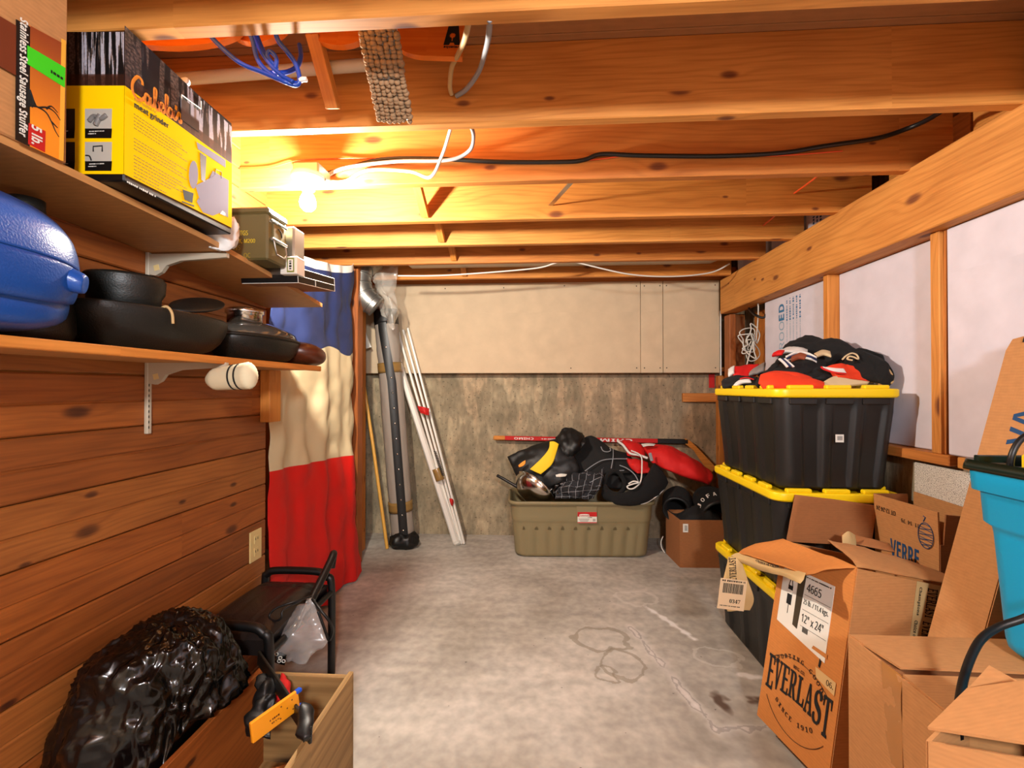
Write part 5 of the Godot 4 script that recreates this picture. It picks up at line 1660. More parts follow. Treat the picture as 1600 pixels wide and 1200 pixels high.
	for s in [[[914, 736, 3.37], [928, 726, 3.375], [942, 719, 3.39], [960, 717, 3.39], [980, 717, 3.40]], [[958, 702, 3.49], [958, 714, 3.40], [955, 732, 3.355]], [[939, 698, 3.47], [942, 704, 3.45], [948, 706, 3.43], [954, 704, 3.44], [953, 700, 3.46]], [[958, 736, 3.34], [975, 735, 3.35]]]:
		part(pt, "piping", cord(s, 0.0035), mats.greywire)
	var pl := drape([[[882, 742, 3.36], [898, 734, 3.36], [920, 737, 3.34], [944, 733, 3.32]], [[872, 752, 3.31], [894, 748, 3.27], [918, 748, 3.25], [942, 748, 3.25]], [[866, 768, 3.26], [890, 766, 3.22], [914, 764, 3.20], [938, 762, 3.20]], [[868, 779, 3.25], [890, 780, 3.21], [912, 780, 3.20], [928, 780, 3.20]]], 9, 0.02, 0.07, 5.5, 41, 0.025, 1.6, 1.4)
	solo("plaid_shorts", pl, mats.plaid, "black and grey plaid garment bunched at the front rim of the tan tote", "garment")
	solo("black_bundle", drape([[[835, 752, 3.42], [856, 748, 3.40], [880, 742, 3.42]], [[845, 768, 3.34], [868, 760, 3.32], [885, 756, 3.36]], [[858, 782, 3.30], [872, 776, 3.28], [886, 774, 3.32]]], 8, 0.02, 0.05, 9.0, 17, 0.02), mats.bag, "crumpled glossy black plastic between the steel bowl and the plaid garment", "plastic bundle")
	solo("paper_slip", drape([[[868, 742, 3.30], [876, 740, 3.30], [886, 741, 3.31]], [[869, 745, 3.29], [877, 745, 3.29], [884, 744, 3.30]]], 4, 0.003, 0.002, 8, 2), mats.paper, "white paper slip lying above the plaid garment in the tote", "paper")
	var hp := thing("hockey_pants", "black padded hockey pants opening towards the room at the right of the tote", "hockey pants", at(990, 785, 3.25))
	part(hp, "shell", drape([[[944, 760, 3.30], [952, 770, 3.24], [970, 772, 3.20], [992, 762, 3.20], [1008, 746, 3.24], [1022, 724, 3.32]], [[942, 768, 3.28], [955, 778, 3.20], [974, 782, 3.16], [1000, 776, 3.16], [1022, 760, 3.20], [1034, 738, 3.30]], [[944, 776, 3.28], [958, 783, 3.22], [978, 787, 3.19], [1006, 784, 3.19], [1030, 772, 3.22], [1042, 754, 3.30]]], 8, 0.03, 0.01, 5.0, 9, 0.025), mats.blackknit)
	part(hp, "back_panel", drape([[[946, 748, 3.40], [960, 736, 3.44], [985, 732, 3.46], [1010, 730, 3.44]], [[946, 760, 3.36], [966, 762, 3.36], [990, 758, 3.36], [1012, 742, 3.38]]], 7, 0.02, 0.02, 6, 6, 0.01), mats.blackcloth)
	part(hp, "thigh_opening", cord([[944, 758, 3.27], [950, 742, 3.29], [962, 736, 3.31], [972, 745, 3.30], [976, 760, 3.26], [966, 772, 3.22], [952, 768, 3.24], [944, 758, 3.27]], 0.016), mats.blackknit)
	part(hp, "white_lace", cord([[986, 704, 3.33], [1001, 712, 3.30], [1003, 730, 3.25], [1001, 752, 3.18], [992, 762, 3.14], [984, 764, 3.16], [980, 760, 3.18], [990, 756, 3.16], [998, 754, 3.15], [990, 752, 3.17], [982, 756, 3.18]], 0.005), mats.whitecloth)
	part(hp, "grey_cord", cord([[968, 727, 3.34], [980, 732, 3.33], [992, 742, 3.30], [999, 756, 3.24]], 0.004), mats.greywire)
	part(hp, "edge_stitch", cord([[990, 786, 3.16], [1006, 787, 3.165], [1024, 777, 3.18], [1036, 766, 3.22], [1041, 757, 3.26]], 0.0035), mats.whitecloth)
	var rp := thing("hockey_pants", "red padded hockey pants with white lacing lying across the right of the heap", "hockey pants", at(1060, 757, 3.3))
	part(rp, "leg", drape([[[1004, 696, 3.48], [1028, 696, 3.46], [1052, 702, 3.42], [1082, 717, 3.38], [1112, 738, 3.34]], [[1010, 706, 3.40], [1032, 710, 3.34], [1058, 720, 3.30], [1086, 734, 3.27], [1112, 747, 3.28]], [[1020, 722, 3.36], [1036, 732, 3.30], [1062, 742, 3.26], [1088, 750, 3.24], [1106, 757, 3.28]]], 8, 0.03, 0.02, 4.0, 19, 0.035), mats.redcloth)
	part(rp, "waist", drape([[[972, 688, 3.50], [988, 690, 3.49], [1004, 696, 3.48]], [[976, 698, 3.44], [992, 704, 3.42], [1008, 710, 3.42]], [[980, 712, 3.42], [994, 714, 3.40], [1008, 716, 3.40]]], 7, 0.02, 0.01, 5, 29, 0.015), mats.redcloth)
	part(rp, "other_leg", drape([[[978, 716, 3.42], [995, 718, 3.42], [1012, 722, 3.42]], [[986, 732, 3.38], [1000, 732, 3.36], [1016, 736, 3.36]], [[996, 740, 3.36], [1006, 740, 3.35], [1016, 738, 3.36]]], 7, 0.02, 0.02, 6, 39, 0.02), mats.redcloth)
	part(rp, "white_edge", cord([[966, 690, 3.46], [974, 696, 3.40], [984, 708, 3.36], [998, 711, 3.34], [1012, 716, 3.30]], 0.009), mats.whitecloth)
	part(rp, "belt_tab", drape([[[1002, 694, 3.40], [1014, 693, 3.38], [1024, 694, 3.36]], [[1005, 698, 3.36], [1013, 696, 3.34], [1022, 696, 3.33]]], 5, 0.006, 0.002, 4, 4), mats.whitecloth)
	part(rp, "buckle", G.new().box(at(1017, 714, 3.27), Vector3(0.022, 0.06, 0.008), Basis(Vector3.BACK, 0.25), 0.003), mats.greywire)
	# hockey stick laid along the wall behind the heap
	var ha := onz(771, 684, -3.66)
	var hb := onz(1075, 690, -3.66)
	var hs := thing("hockey_stick", "red hockey stick lying behind the heap along the concrete wall", "hockey stick", (ha + hb) / 2)
	var hd := (hb - ha).normalized()
	var hbas := Basis(hd, Vector3.BACK.cross(hd).normalized(), Vector3.BACK)
	part(hs, "butt", G.new().box(ha.lerp(hb, 0.032), Vector3((hb - ha).length() * 0.065, 0.034, 0.026), hbas, 0.008), mats.lumber_c)
	part(hs, "shaft", G.new().box(ha.lerp(hb, 0.455), Vector3((hb - ha).length() * 0.79, 0.034, 0.022), hbas, 0.004), mats.redink)
	part(hs, "tape_wrap", G.new().box(ha.lerp(hb, 0.922), Vector3((hb - ha).length() * 0.155, 0.037, 0.026), hbas, 0.004), mats.black)
	var bl := []
	for q in [[1070, 685], [1077, 688], [1090, 700], [1104, 715], [1118, 730], [1112, 738], [1108, 738], [1096, 722], [1084, 704], [1071, 694]]:
		var p := onz(q[0], q[1], -3.655)
		bl.append(Vector2(p.x, p.y))
	part(hs, "blade", G.new().prism(bl, 0.014, Transform3D(Basis(), Vector3(0, 0, -3.655))), mats.lumber_c)
	words(hs, "CHIMO", ha.lerp(hb, 0.16) + Vector3(0, 0, 0.0118), -hd, Vector3.DOWN, 0.018, mats.whitecloth, 0.155)
	scribble(hs, ha.lerp(hb, 0.29) + Vector3(0, 0, 0.0118), -hd, Vector3.DOWN, 0.12, 0.011, mats.whitecloth)
	words(hs, "CHIMO", ha.lerp(hb, 0.61) + Vector3(0, 0, 0.0118), -hd, Vector3.DOWN, 0.024, mats.whitecloth, 0.33)
	# --- carton of pads between the tote and the bins ---
	var bx := thing("carton", "open brown carton of black hockey pads between the tan tote and the bins", "carton", Vector3(1.11, 0, -3.29))
	var c00 := Vector3(0.925, 0, -3.385)
	var c10 := Vector3(0.945, 0, -3.125)
	var c11 := Vector3(1.29, 0, -3.135)
	var c01 := Vector3(1.28, 0, -3.40)
	var up := Vector3(0, 0.318, 0)
	for q in [[c10, c11], [c00, c10], [c00, c01], [c01, c11]]:
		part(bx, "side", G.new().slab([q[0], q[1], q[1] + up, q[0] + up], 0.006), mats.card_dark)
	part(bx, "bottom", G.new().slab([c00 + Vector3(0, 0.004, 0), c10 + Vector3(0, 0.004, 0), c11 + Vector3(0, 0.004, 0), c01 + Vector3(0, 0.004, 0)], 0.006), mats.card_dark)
	var lb := onz(1071, 825, -3.122)
	part(bx, "sticker", G.new().box(lb + Vector3(0, 0, 0.002), Vector3(0.034, 0.056, 0.0012), Basis(), 0.0), mats.paper)
	g = G.new()
	for i in 4:
		g.box(lb + Vector3(0.002, 0.014 - i * 0.009, 0.0032), Vector3(0.018, 0.004, 0.0006), Basis(), 0.0)
	part(bx, "sticker_print", g, mats.ink)
	# two thick cuffed pads; the far one carries the maker's name
	for q in [[1058, 786, 3.32, 0.100, Vector3(-0.35, -0.25, 1.0), "black padded hockey glove cuff at the left of the brown carton"], [1113, 791, 3.25, 0.120, Vector3(0.05, -0.40, 1.0), "black hockey pad with white lettering at the right of the brown carton"]]:
		var c := at(q[0], q[1], q[2])
		var ax: Vector3 = q[4].normalized()
		var bs := Basis(Quaternion(Vector3.UP, ax))
		var pd := thing("hockey_pad", q[5], "hockey pad", c)
		var prof := [Vector2(0, -0.12), Vector2(q[3] * 0.8, -0.12), Vector2(q[3] * 1.05, -0.05), Vector2(q[3], 0.07), Vector2(q[3] * 0.96, 0.10), Vector2(q[3] * 0.84, 0.11), Vector2(q[3] * 0.74, 0.095), Vector2(q[3] * 0.70, 0.05), Vector2(q[3] * 0.66, -0.06), Vector2(0, -0.09)]
		part(pd, "cuff", G.new().lathe(prof, 40, Transform3D(bs, c)), mats.blackknit)
		part(pd, "binding", G.new().lathe([Vector2(q[3] * 0.84, 0.108), Vector2(q[3] * 0.90, 0.116), Vector2(q[3] * 0.97, 0.106), Vector2(q[3] * 0.98, 0.098)], 40, Transform3D(bs, c)), mats.nylon)
		if q[0] > 1100:
			var k := 0
			for ch in ["J", "O", "F", "A"]:
				var an := deg_to_rad(160 - k * 21)
				var rad := Vector3(cos(an), sin(an), 0)
				var p := c + bs.y * 0.058 + rad * 0.128
				words(pd, ch, p + Vector3(0, 0, 0.022), Vector3(sin(an), -cos(an), 0) * 1.0 + Vector3(0, 0.0, 0.0), rad + Vector3(0, 0, -0.9), 0.026, mats.whitecloth, 0.024)
				k += 1
	solo("glove_heap", G.new().blob(Vector3(1.12, 0.24, -3.27), Vector3(0.14, 0.12, 0.10), Basis(), 0.9, 0.03, 6, 3, 40), mats.blackcloth, "dark bundled padding down inside the brown carton", "padding")
	solo("cord", cord([[1036, 838, 3.35], [1033, 846, 3.34], [1034, 856, 3.33], [1039, 864, 3.31]], 0.004), mats.whitewire, "short white cord hanging at the left corner of the brown carton", "cord")

func bowl(c: Vector3, axis: Vector3, r: float) -> G:
	var b := Basis(Quaternion(Vector3.UP, axis.normalized()))
	var prof := []
	for i in 15:
		var a := HALF * i / 14.0
		prof.append(Vector2(r * sin(a) * (1.0 if i < 14 else 1.0), -r * 0.62 * cos(a)))
	prof.append_array([Vector2(r * 1.03, 0.004), Vector2(r * 1.04, 0.008), Vector2(r * 0.99, 0.008)])
	for i in range(13, -1, -1):
		var a := HALF * i / 14.0
		prof.append(Vector2(r * 0.98 * sin(a), -r * 0.60 * cos(a)))
	return G.new().lathe(prof, 56, Transform3D(b, c))

# ---------- cartons and tote at the right ----------
func panel(o: Node, called: String, ps: Array, m: Material, th := 0.005) -> MeshInstance3D:
	return part(o, called, G.new().slab(ps, th), m)
# a torn or bent sheet: cardboard through rows of points
func bent(o: Node, called: String, rows: Array, m: Material, th := 0.005, fold := 0.004, sd := 1) -> MeshInstance3D:
	return part(o, called, G.new().cloth(rows, 5, th, fold, 7.0, sd), m)

func build_right_boxes():
	# tall carton that leans to the right, its top torn open
	var T := Vector3(0.923, 0.68, -1.385)
	var M := Basis.from_euler(Vector3(-0.081, 0.136, -0.22))
	var e := func(x, y, z): return T + M * Vector3(x, y, z)
	var h := 0.60
	var w := 0.32
	var w2 := 0.36
	var ev := thing("carton", "tall tilted carton with black boxing lettering and a torn open top", "carton", Vector3(0.95, 0, -1.5))
	panel(ev, "side", [e.call(0, 0, -w), e.call(0, 0, 0), e.call(0, -h, 0), e.call(0, -h, -w)], mats.card_orange)
	panel(ev, "side", [e.call(0, 0, 0), e.call(w2, 0, 0), e.call(w2, -h, 0), e.call(0, -h, 0)], mats.card)
	panel(ev, "side", [e.call(w2, 0, 0), e.call(w2, 0, -w), e.call(w2, -h, -w), e.call(w2, -h, 0)], mats.card)
	panel(ev, "side", [e.call(0, 0, -w), e.call(w2, 0, -w), e.call(w2, -h, -w), e.call(0, -h, -w)], mats.card)
	panel(ev, "bottom", [e.call(0, -h, 0), e.call(w2, -h, 0), e.call(w2, -h, -w), e.call(0, -h, -w)], mats.card)
	# flaps
	var fa := at(1154, 863, 1.72)
	var fb := at(1259, 897, 1.36)
	bent(ev, "flap", [[e.call(0, 0.004, -w), e.call(0.0, 0.006, -w / 2), e.call(0, 0.004, 0)], [at(1172, 852, 1.73), at(1232, 872, 1.54), at(1292, 890, 1.365)], [fa, fa.lerp(fb, 0.5) + Vector3(0, 0.004, 0), fb]], mats.card_orange, 0.005, 0.006, 3)
	bent(ev, "flap", [[e.call(0.0, 0.004, 0), e.call(w2 / 2, 0.008, 0.0), e.call(w2, 0.004, 0)], [e.call(0.01, 0.03, -0.07), e.call(w / 2, 0.034, -0.08), e.call(w2 - 0.02, 0.026, -0.07)], [e.call(0.02, 0.045, -0.145), e.call(w / 2, 0.045, -0.16), e.call(w2 - 0.06, 0.035, -0.145)]], mats.card, 0.005, 0.006, 5)
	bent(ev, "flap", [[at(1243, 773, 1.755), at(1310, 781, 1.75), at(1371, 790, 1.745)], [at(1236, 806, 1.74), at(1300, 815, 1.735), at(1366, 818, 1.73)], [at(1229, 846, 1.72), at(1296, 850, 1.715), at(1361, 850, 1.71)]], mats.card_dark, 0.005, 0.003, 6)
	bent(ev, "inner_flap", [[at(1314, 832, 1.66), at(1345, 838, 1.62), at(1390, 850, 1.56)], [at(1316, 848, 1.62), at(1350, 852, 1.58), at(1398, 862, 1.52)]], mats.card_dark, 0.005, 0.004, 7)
	bent(ev, "torn_tape", [[at(1316, 836, 1.60), at(1326, 830, 1.60), at(1338, 836, 1.60)], [at(1316, 854, 1.58), at(1327, 853, 1.58), at(1338, 855, 1.58)]], mats.tapepaper, 0.002, 0.006, 9)
	# torn paper tape along the edge of the flap, and the piece that hangs from it
	bent(ev, "torn_tape", [[at(1154, 862, 1.72), at(1190, 874, 1.60), at(1228, 888, 1.46), at(1259, 895, 1.355)], [at(1140, 868, 1.74), at(1180, 880, 1.60), at(1222, 893, 1.44), at(1254, 905, 1.34)], [at(1148, 876, 1.72), at(1186, 891, 1.59), at(1220, 900, 1.45), at(1250, 912, 1.34)]], mats.tapepaper, 0.002, 0.008, 8)
	bent(ev, "hanging_tape", [[at(1138, 870, 1.72), at(1150, 872, 1.70), at(1160, 880, 1.69)], [at(1132, 898, 1.72), at(1148, 896, 1.69), at(1168, 905, 1.68)], [at(1126, 930, 1.73), at(1150, 930, 1.69), at(1178, 936, 1.67)], [at(1136, 956, 1.73), at(1155, 954, 1.69), at(1172, 955, 1.68)]], mats.tapepaper, 0.002, 0.008, 4)
	var q0 := at(1144, 929, 1.672)
	var bs := view * Basis(Vector3.BACK, -0.12)
	part(ev, "shipping_label", G.new().box(q0, Vector3(0.098, 0.112, 0.0015), bs, 0.0), plain(Color(0.85, 0.75, 0.60), 0.7))
	var g := G.new()
	var xx := -0.036
	while xx < 0.036:
		var ww := 0.001 + 0.0018 * rng.randf()
		g.box(q0 + bs * Vector3(xx, 0.022, 0.0012), Vector3(ww, 0.036, 0.0004), bs, 0.0)
		xx += ww + 0.0014
	part(ev, "barcode", g, mats.ink)
	words(ev, "0347", q0 + bs * Vector3(0.012, -0.024, 0.0012), bs.x, bs.y, 0.014, mats.ink, 0.04, "Droid Serif")
	scribble(ev, q0 + bs * Vector3(0, 0.049, 0.0012), bs.x, bs.y, 0.085, 0.007, mats.ink)
	scribble(ev, q0 + bs * Vector3(-0.004, -0.043, 0.0012), bs.x, bs.y, 0.075, 0.004, mats.ink)
	words(ev, "EVERLAST", at(1145, 889, 1.675), at(1144, 870, 1.68) - at(1146, 910, 1.68), at(1120, 890, 1.68) - at(1150, 890, 1.68), 0.026, mats.ink, 0.085, "Droid Serif")
	words(ev, "Choice of Champions", at(1205, 884, 1.515), at(1228, 892, 1.45) - at(1180, 876, 1.58), Vector3.UP, 0.010, mats.ink, 0.14, "Droid Serif")
	# print on the left face: local axes u = -z.. reading towards the viewer, up = y
	var U := M.z
	var V := M.y
	var N := -M.x
	var fp := func(s, y): return T + M * Vector3(-0.0032, y, -w + s)   # s from the far edge, y down from the top
	var lab := [fp.call(0.03, -0.075), fp.call(0.255, -0.075), fp.call(0.255, -0.30), fp.call(0.03, -0.265)]
	part(ev, "label", G.new().slab(lab, 0.0012), mats.paper)
	var on_ := func(s, y): return T + M * Vector3(-0.0044, y, -w + s)
	g = G.new()
	g.box(on_.call(0.075, -0.165), Vector3(0.0006, 0.062, 0.022), M, 0.0)
	part(ev, "bag_print", g, mats.ink)
	part(ev, "bag_band", G.new().box(on_.call(0.075, -0.155) + N * 0.0006, Vector3(0.0006, 0.014, 0.022), M, 0.0), mats.paper)
	g = G.new()
	for s in [-0.009, 0.009]:
		g.tube([on_.call(0.075 + s, -0.135), on_.call(0.075, -0.098)], 0.0011, 6)
	g.tube([on_.call(0.075, -0.196), on_.call(0.075, -0.225)], 0.0009, 6)
	part(ev, "chain_print", g, mats.ink)
	part(ev, "dark_tape", G.new().slab([on_.call(0.105, -0.076), on_.call(0.138, -0.076), on_.call(0.128, -0.255), on_.call(0.106, -0.25)], 0.0008), plain(Color(0.24, 0.21, 0.16), 0.3))
	words(ev, "4665", on_.call(0.178, -0.115), U, V, 0.026, mats.ink, 0.062, "Droid Sans", false)
	words(ev, "25 lb. / 11.4 kgs.", on_.call(0.193, -0.163), U, V, 0.021, mats.ink, 0.105, "Droid Sans", false)
	words(ev, "12\" x 24\"", on_.call(0.188, -0.212), U, V, 0.025, mats.ink, 0.092, "Droid Sans", false)
	scribble(ev, on_.call(0.16, -0.085), U, V, 0.17, 0.005, mats.ink)
	g = G.new()
	for y in [-0.14, -0.187, -0.238]:
		g.box(on_.call(0.195, y), Vector3(0.0004, 0.001, 0.11), M, 0.0)
	for i in 9:
		g.box(on_.call(0.152 + i * 0.0028, -0.246), Vector3(0.0004, 0.016, 0.0013), M, 0.0)
	part(ev, "label_lines", g, mats.ink)
	# big arched lettering, a letter at a time
	var k := 0
	for ch in "EVERLAST":
		var s := 0.038 + k * 0.0355
		var bow: float = pow((k - 3.5) / 3.5, 2)
		var hh := 0.082 + 0.026 * bow
		words(ev, ch, on_.call(s, -0.385 - hh / 2 + 0.005), U, V, hh, mats.ink, 0.032, "Droid Serif")
		k += 1
	k = 0
	for ch in "SPORTING GOODS":
		var an := lerp(-0.85, 0.85, k / 13.0)
		if ch != " ":
			words(ev, ch, on_.call(0.162 + 0.145 * sin(an), -0.475 + 0.145 * cos(an) - 0.01), U * cos(an) - V * sin(an), V * cos(an) + U * sin(an), 0.013, mats.ink, 0.011, "Droid Serif", false)
		k += 1
	words(ev, "MFG. CO.", on_.call(0.162, -0.368), U, V, 0.010, mats.ink, 0.05, "Droid Serif", false)
	k = 0
	for ch in "SINCE 1910":
		var an := lerp(-0.5, 0.5, k / 9.0)
		if ch != " ":
			words(ev, ch, on_.call(0.162 + 0.16 * sin(an), -0.36 - 0.16 * cos(an)), U * cos(an) + V * sin(an), V * cos(an) - U * sin(an), 0.013, mats.ink, 0.011, "Droid Serif", false)
		k += 1
	g = G.new()
	for sg in [1, -1]:
		var arc := []
		for i in 24:
			var an: float = lerp(-0.95, 0.95, i / 23.0)
			arc.append(on_.call(0.162 + 0.165 * sin(an) * 0.95, -0.43 + sg * 0.0 + (0.105 * cos(an) - 0.02 if sg > 0 else -0.14 * cos(an) + 0.0)))
		g.tube(arc, 0.0008, 5)
	part(ev, "arch_line", g, mats.ink)
	part(ev, "torn_patch", G.new().slab([on_.call(0.205, -0.272), on_.call(0.262, -0.272), on_.call(0.262, -0.285), on_.call(0.20, -0.282)], 0.0006), mats.card_orange)
	part(ev, "tape_strip", G.new().slab([on_.call(0.225, -0.325), on_.call(0.305, -0.33), on_.call(0.305, -0.366), on_.call(0.232, -0.352)], 0.0008), plain(Color(0.80, 0.66, 0.44), 0.5))
	words(ev, "06.", on_.call(0.285, -0.345) + N * 0.0006, U, V, 0.016, mats.ink, 0.026, "Droid Sans", false)
	g = G.new()
	g.append(G.new().slab([on_.call(0.236, -0.295), on_.call(0.243, -0.30), on_.call(0.240, -0.322), on_.call(0.234, -0.318)], 0.0006), Transform3D())
	part(ev, "stamp", g, mats.ink)
	# branded tape on the right face
	var O := func(x, y): return T + M * Vector3(x, y, 0.0034)
	part(ev, "branded_tape", G.new().slab([O.call(0.185, 0.0), O.call(0.275, 0.0), O.call(0.275, -0.13), O.call(0.182, -0.19)], 0.0008), mats.tapepaper)
	words(ev, "EVERLAST", O.call(0.236, -0.055) + M.z * 0.0008, -M.y, M.x, 0.032, mats.ink, 0.085, "Droid Serif")
	words(ev, "Champions", O.call(0.198, -0.055) + M.z * 0.0008, -M.y, M.x, 0.010, mats.ink, 0.08, "Droid Serif")
	words(ev, "EVERL", O.call(0.233, -0.135) + M.z * 0.0008, -M.y, M.x, 0.032, mats.ink, 0.055, "Droid Serif")
	words(ev, "Choice of", O.call(0.196, -0.135) + M.z * 0.0008, -M.y, M.x, 0.010, mats.ink, 0.05, "Droid Serif")
	# narrow bottle carton with blue lettering between the bins and the wall
	var vr := thing("carton", "tan bottle carton with blue upside down print behind the tall tilted carton", "carton", Vector3(1.35, 0, -1.69))
	var x0 := 1.285
	var x1 := 1.425
	var z0 := -1.825
	var z1 := -1.545
	var yt := 0.70
	panel(vr, "side", [Vector3(x0, 0, z0), Vector3(x0, 0, z1), Vector3(x0, yt, z1), Vector3(x0, yt, z0)], mats.card)
	panel(vr, "side", [Vector3(x1, 0, z0), Vector3(x1, 0, z1), Vector3(x1, yt, z1), Vector3(x1, yt, z0)], mats.card)
	panel(vr, "side", [Vector3(x0, 0, z0), Vector3(x1, 0, z0), Vector3(x1, yt, z0), Vector3(x0, yt, z0)], mats.card)
	panel(vr, "side", [Vector3(x0, 0, z1), Vector3(x1, 0, z1), Vector3(x1, yt, z1), Vector3(x0, yt, z1)], mats.card_dark)
	panel(vr, "bottom", [Vector3(x0, 0.03, z0), Vector3(x1, 0.03, z0), Vector3(x1, 0.03, z1), Vector3(x0, 0.03, z1)], mats.card)
	panel(vr, "flap", [Vector3(x0, yt, z0), Vector3(x0, yt, z1), Vector3(x0 - 0.004, 0.805, z1), Vector3(x0 - 0.004, 0.80, z0)], mats.card)
	panel(vr, "flap", [Vector3(x0, yt, z0), Vector3(x1 - 0.02, yt, z0), Vector3(x1 - 0.02, 0.80, z0 - 0.005), Vector3(x0, 0.80, z0 - 0.005)], mats.card_dark)
	panel(vr, "flap", [Vector3(x1, yt, z0), Vector3(x1, yt, z1), Vector3(x1 + 0.002, 0.80, z1), Vector3(x1 + 0.002, 0.81, z0)], mats.card)
	panel(vr, "flap", [Vector3(x0 + 0.01, yt, z1), Vector3(x1 - 0.02, yt, z1), Vector3(x1 - 0.02, 0.79, z1 + 0.01), Vector3(x0 + 0.01, 0.80, z1 + 0.01)], mats.card_dark)
	var xf := x0 - 0.0066
	words(vr, "VERRE", Vector3(xf + 0.0035, 0.625, -1.685), Vector3(0, 0.0, 1), Vector3.UP, 0.062, mats.blueink, 0.125)
	words(vr, "OT 12-24-24", Vector3(xf, 0.752, -1.765), Vector3(0, 0, -1), Vector3.DOWN, 0.016, mats.ink, 0.092, "Droid Sans", false)
	words(vr, "11 14 79", Vector3(xf, 0.738, -1.655), Vector3(0, 0, -1), Vector3.DOWN, 0.014, mats.ink, 0.075, "Droid Sans Mono", false)
	g = G.new()
	var ring := []
	for i in 25:
		var a := TAU * i / 24
		ring.append(Vector3(xf + 0.001, 0.715 + 0.042 * sin(a), -1.592 + 0.030 * cos(a)))
	g.tube(ring, 0.0012, 5)
	for i in 9:
		var yy := -0.034 + i * 0.0085
		var half: float = 0.030 * sqrt(1.0 - pow(yy / 0.042, 2)) * 0.85
		g.tube([Vector3(xf + 0.001, 0.715 + yy, -1.592 - half), Vector3(xf + 0.001, 0.715 + yy + 0.003 * (1 if i % 2 == 0 else -1), -1.592), Vector3(xf + 0.001, 0.715 + yy, -1.592 + half)], 0.0012, 5)
	g.tube([Vector3(xf + 0.001, 0.76, -1.60), Vector3(xf + 0.001, 0.775, -1.592), Vector3(xf + 0.001, 0.778, -1.60)], 0.002, 5)
	part(vr, "round_seal", g, mats.blueink)
	# speckled ceiling tile standing behind it
	solo("ceiling_tile", G.new().box(Vector3(1.4445, 0.465, -1.69), Vector3(0.014, 0.91, 0.30), Basis(), 0.003), tiled(), "white speckled ceiling tile standing against the lower right wall", "ceiling tile")
	# long flat carton leaning on the wall
	var a0 := onz(1481, 885, -1.33)
	var a1 := onz(1573, 548, -1.33)
	var dir := (a1 - a0).normalized()
	a0 = a0 - dir * (a0.y / dir.y - 0.005)
	var wd := Vector3(0, 0, 0.135)
	var nn := dir.cross(wd.normalized()).normalized()
	var th := nn * (0.045 if nn.x > 0 else -0.045)
	var lc := thing("carton", "long flat carton leaning upright against the right wall with dark blue letters", "carton", a0)
	panel(lc, "side", [a0, a0 + wd, a1 + wd, a1], mats.card)
	panel(lc, "side", [a0 + th, a0 + wd + th, a1 + wd + th, a1 + th], mats.card)
	panel(lc, "side", [a0, a0 + th, a1 + th, a1], mats.card)
	panel(lc, "side", [a0 + wd, a0 + th + wd, a1 + th + wd, a1 + wd], mats.card)
	panel(lc, "flap", [a1, a1 + wd, a1 + wd + Vector3(0.012, 0.05, -0.02), a1 + Vector3(0.008, 0.03, 0.01)], mats.card)
	panel(lc, "flap", [a1 + th * 0.9, a1 + wd + th * 0.9, a1 + wd + th * 0.9 + Vector3(0.0, 0.085, -0.01), a1 + th * 0.9 + Vector3(0, 0.07, 0.025)], mats.card_dark)
	scribble(lc, a1 + wd * 0.55 + Vector3(0.006, 0.024, -0.002) - th.normalized() * 0.006, Vector3(0, 0, 1), dir, 0.06, 0.014, mats.ink)
	words(lc, "VA", a1.lerp(a0, 0.155) + wd * 0.70 - th.normalized() * 0.003, dir, Vector3(0, 0, -1), 0.055, mats.blueink, 0.10)
	# closed carton in front, its top flaps not quite meeting
	var fc := thing("carton", "closed brown carton under the blue tote with packing tape on its side", "carton", Vector3(1.09, 0, -1.02))
	var fx0 := 0.757
	var fx1 := 1.39
	var fz0 := -1.165
	var fz1 := -0.86
	var fy := 0.60
	panel(fc, "side", [Vector3(fx0, 0, fz0), Vector3(fx0, 0, fz1), Vector3(fx0, fy, fz1), Vector3(fx0, fy, fz0)], mats.card)
	panel(fc, "side", [Vector3(fx1, 0, fz0), Vector3(fx1, 0, fz1), Vector3(fx1, fy, fz1), Vector3(fx1, fy, fz0)], mats.card)
	panel(fc, "side", [Vector3(fx0, 0, fz0), Vector3(fx1, 0, fz0), Vector3(fx1, fy, fz0), Vector3(fx0, fy, fz0)], mats.card)
	panel(fc, "side", [Vector3(fx0, 0, fz1), Vector3(fx1, 0, fz1), Vector3(fx1, fy, fz1), Vector3(fx0, fy, fz1)], mats.card)
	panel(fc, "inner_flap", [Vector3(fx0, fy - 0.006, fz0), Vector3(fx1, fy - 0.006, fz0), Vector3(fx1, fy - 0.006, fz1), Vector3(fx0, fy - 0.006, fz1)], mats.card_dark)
	panel(fc, "flap", [Vector3(fx0, fy, fz0), Vector3(fx1, fy, fz0), Vector3(fx1, fy + 0.006, -1.018), Vector3(fx0 + 0.008, fy + 0.010, -1.018)], mats.card)
	panel(fc, "flap", [Vector3(fx0, fy, fz1), Vector3(fx1, fy, fz1), Vector3(fx1, fy + 0.002, -1.006), Vector3(fx0 + 0.004, fy + 0.002, -1.006)], mats.card)
	var pt := plain(Color(0.66, 0.44, 0.20), 0.15)
	bent(fc, "packing_tape", [[Vector3(fx0 - 0.004, fy + 0.004, -1.055), Vector3(fx0 - 0.004, fy + 0.004, -1.03), Vector3(fx0 - 0.004, fy + 0.004, -1.0)], [Vector3(fx0 - 0.004, 0.48, -1.05), Vector3(fx0 - 0.004, 0.48, -1.025), Vector3(fx0 - 0.004, 0.48, -1.0)], [Vector3(fx0 - 0.004, 0.40, -1.03), Vector3(fx0 - 0.004, 0.40, -1.015), Vector3(fx0 - 0.004, 0.38, -0.995)]], pt, 0.0004, 0.003, 6)
	# bright blue tote with a green tray in its mouth
	var bc := Vector3(1.195, fy + 0.012, -0.945)
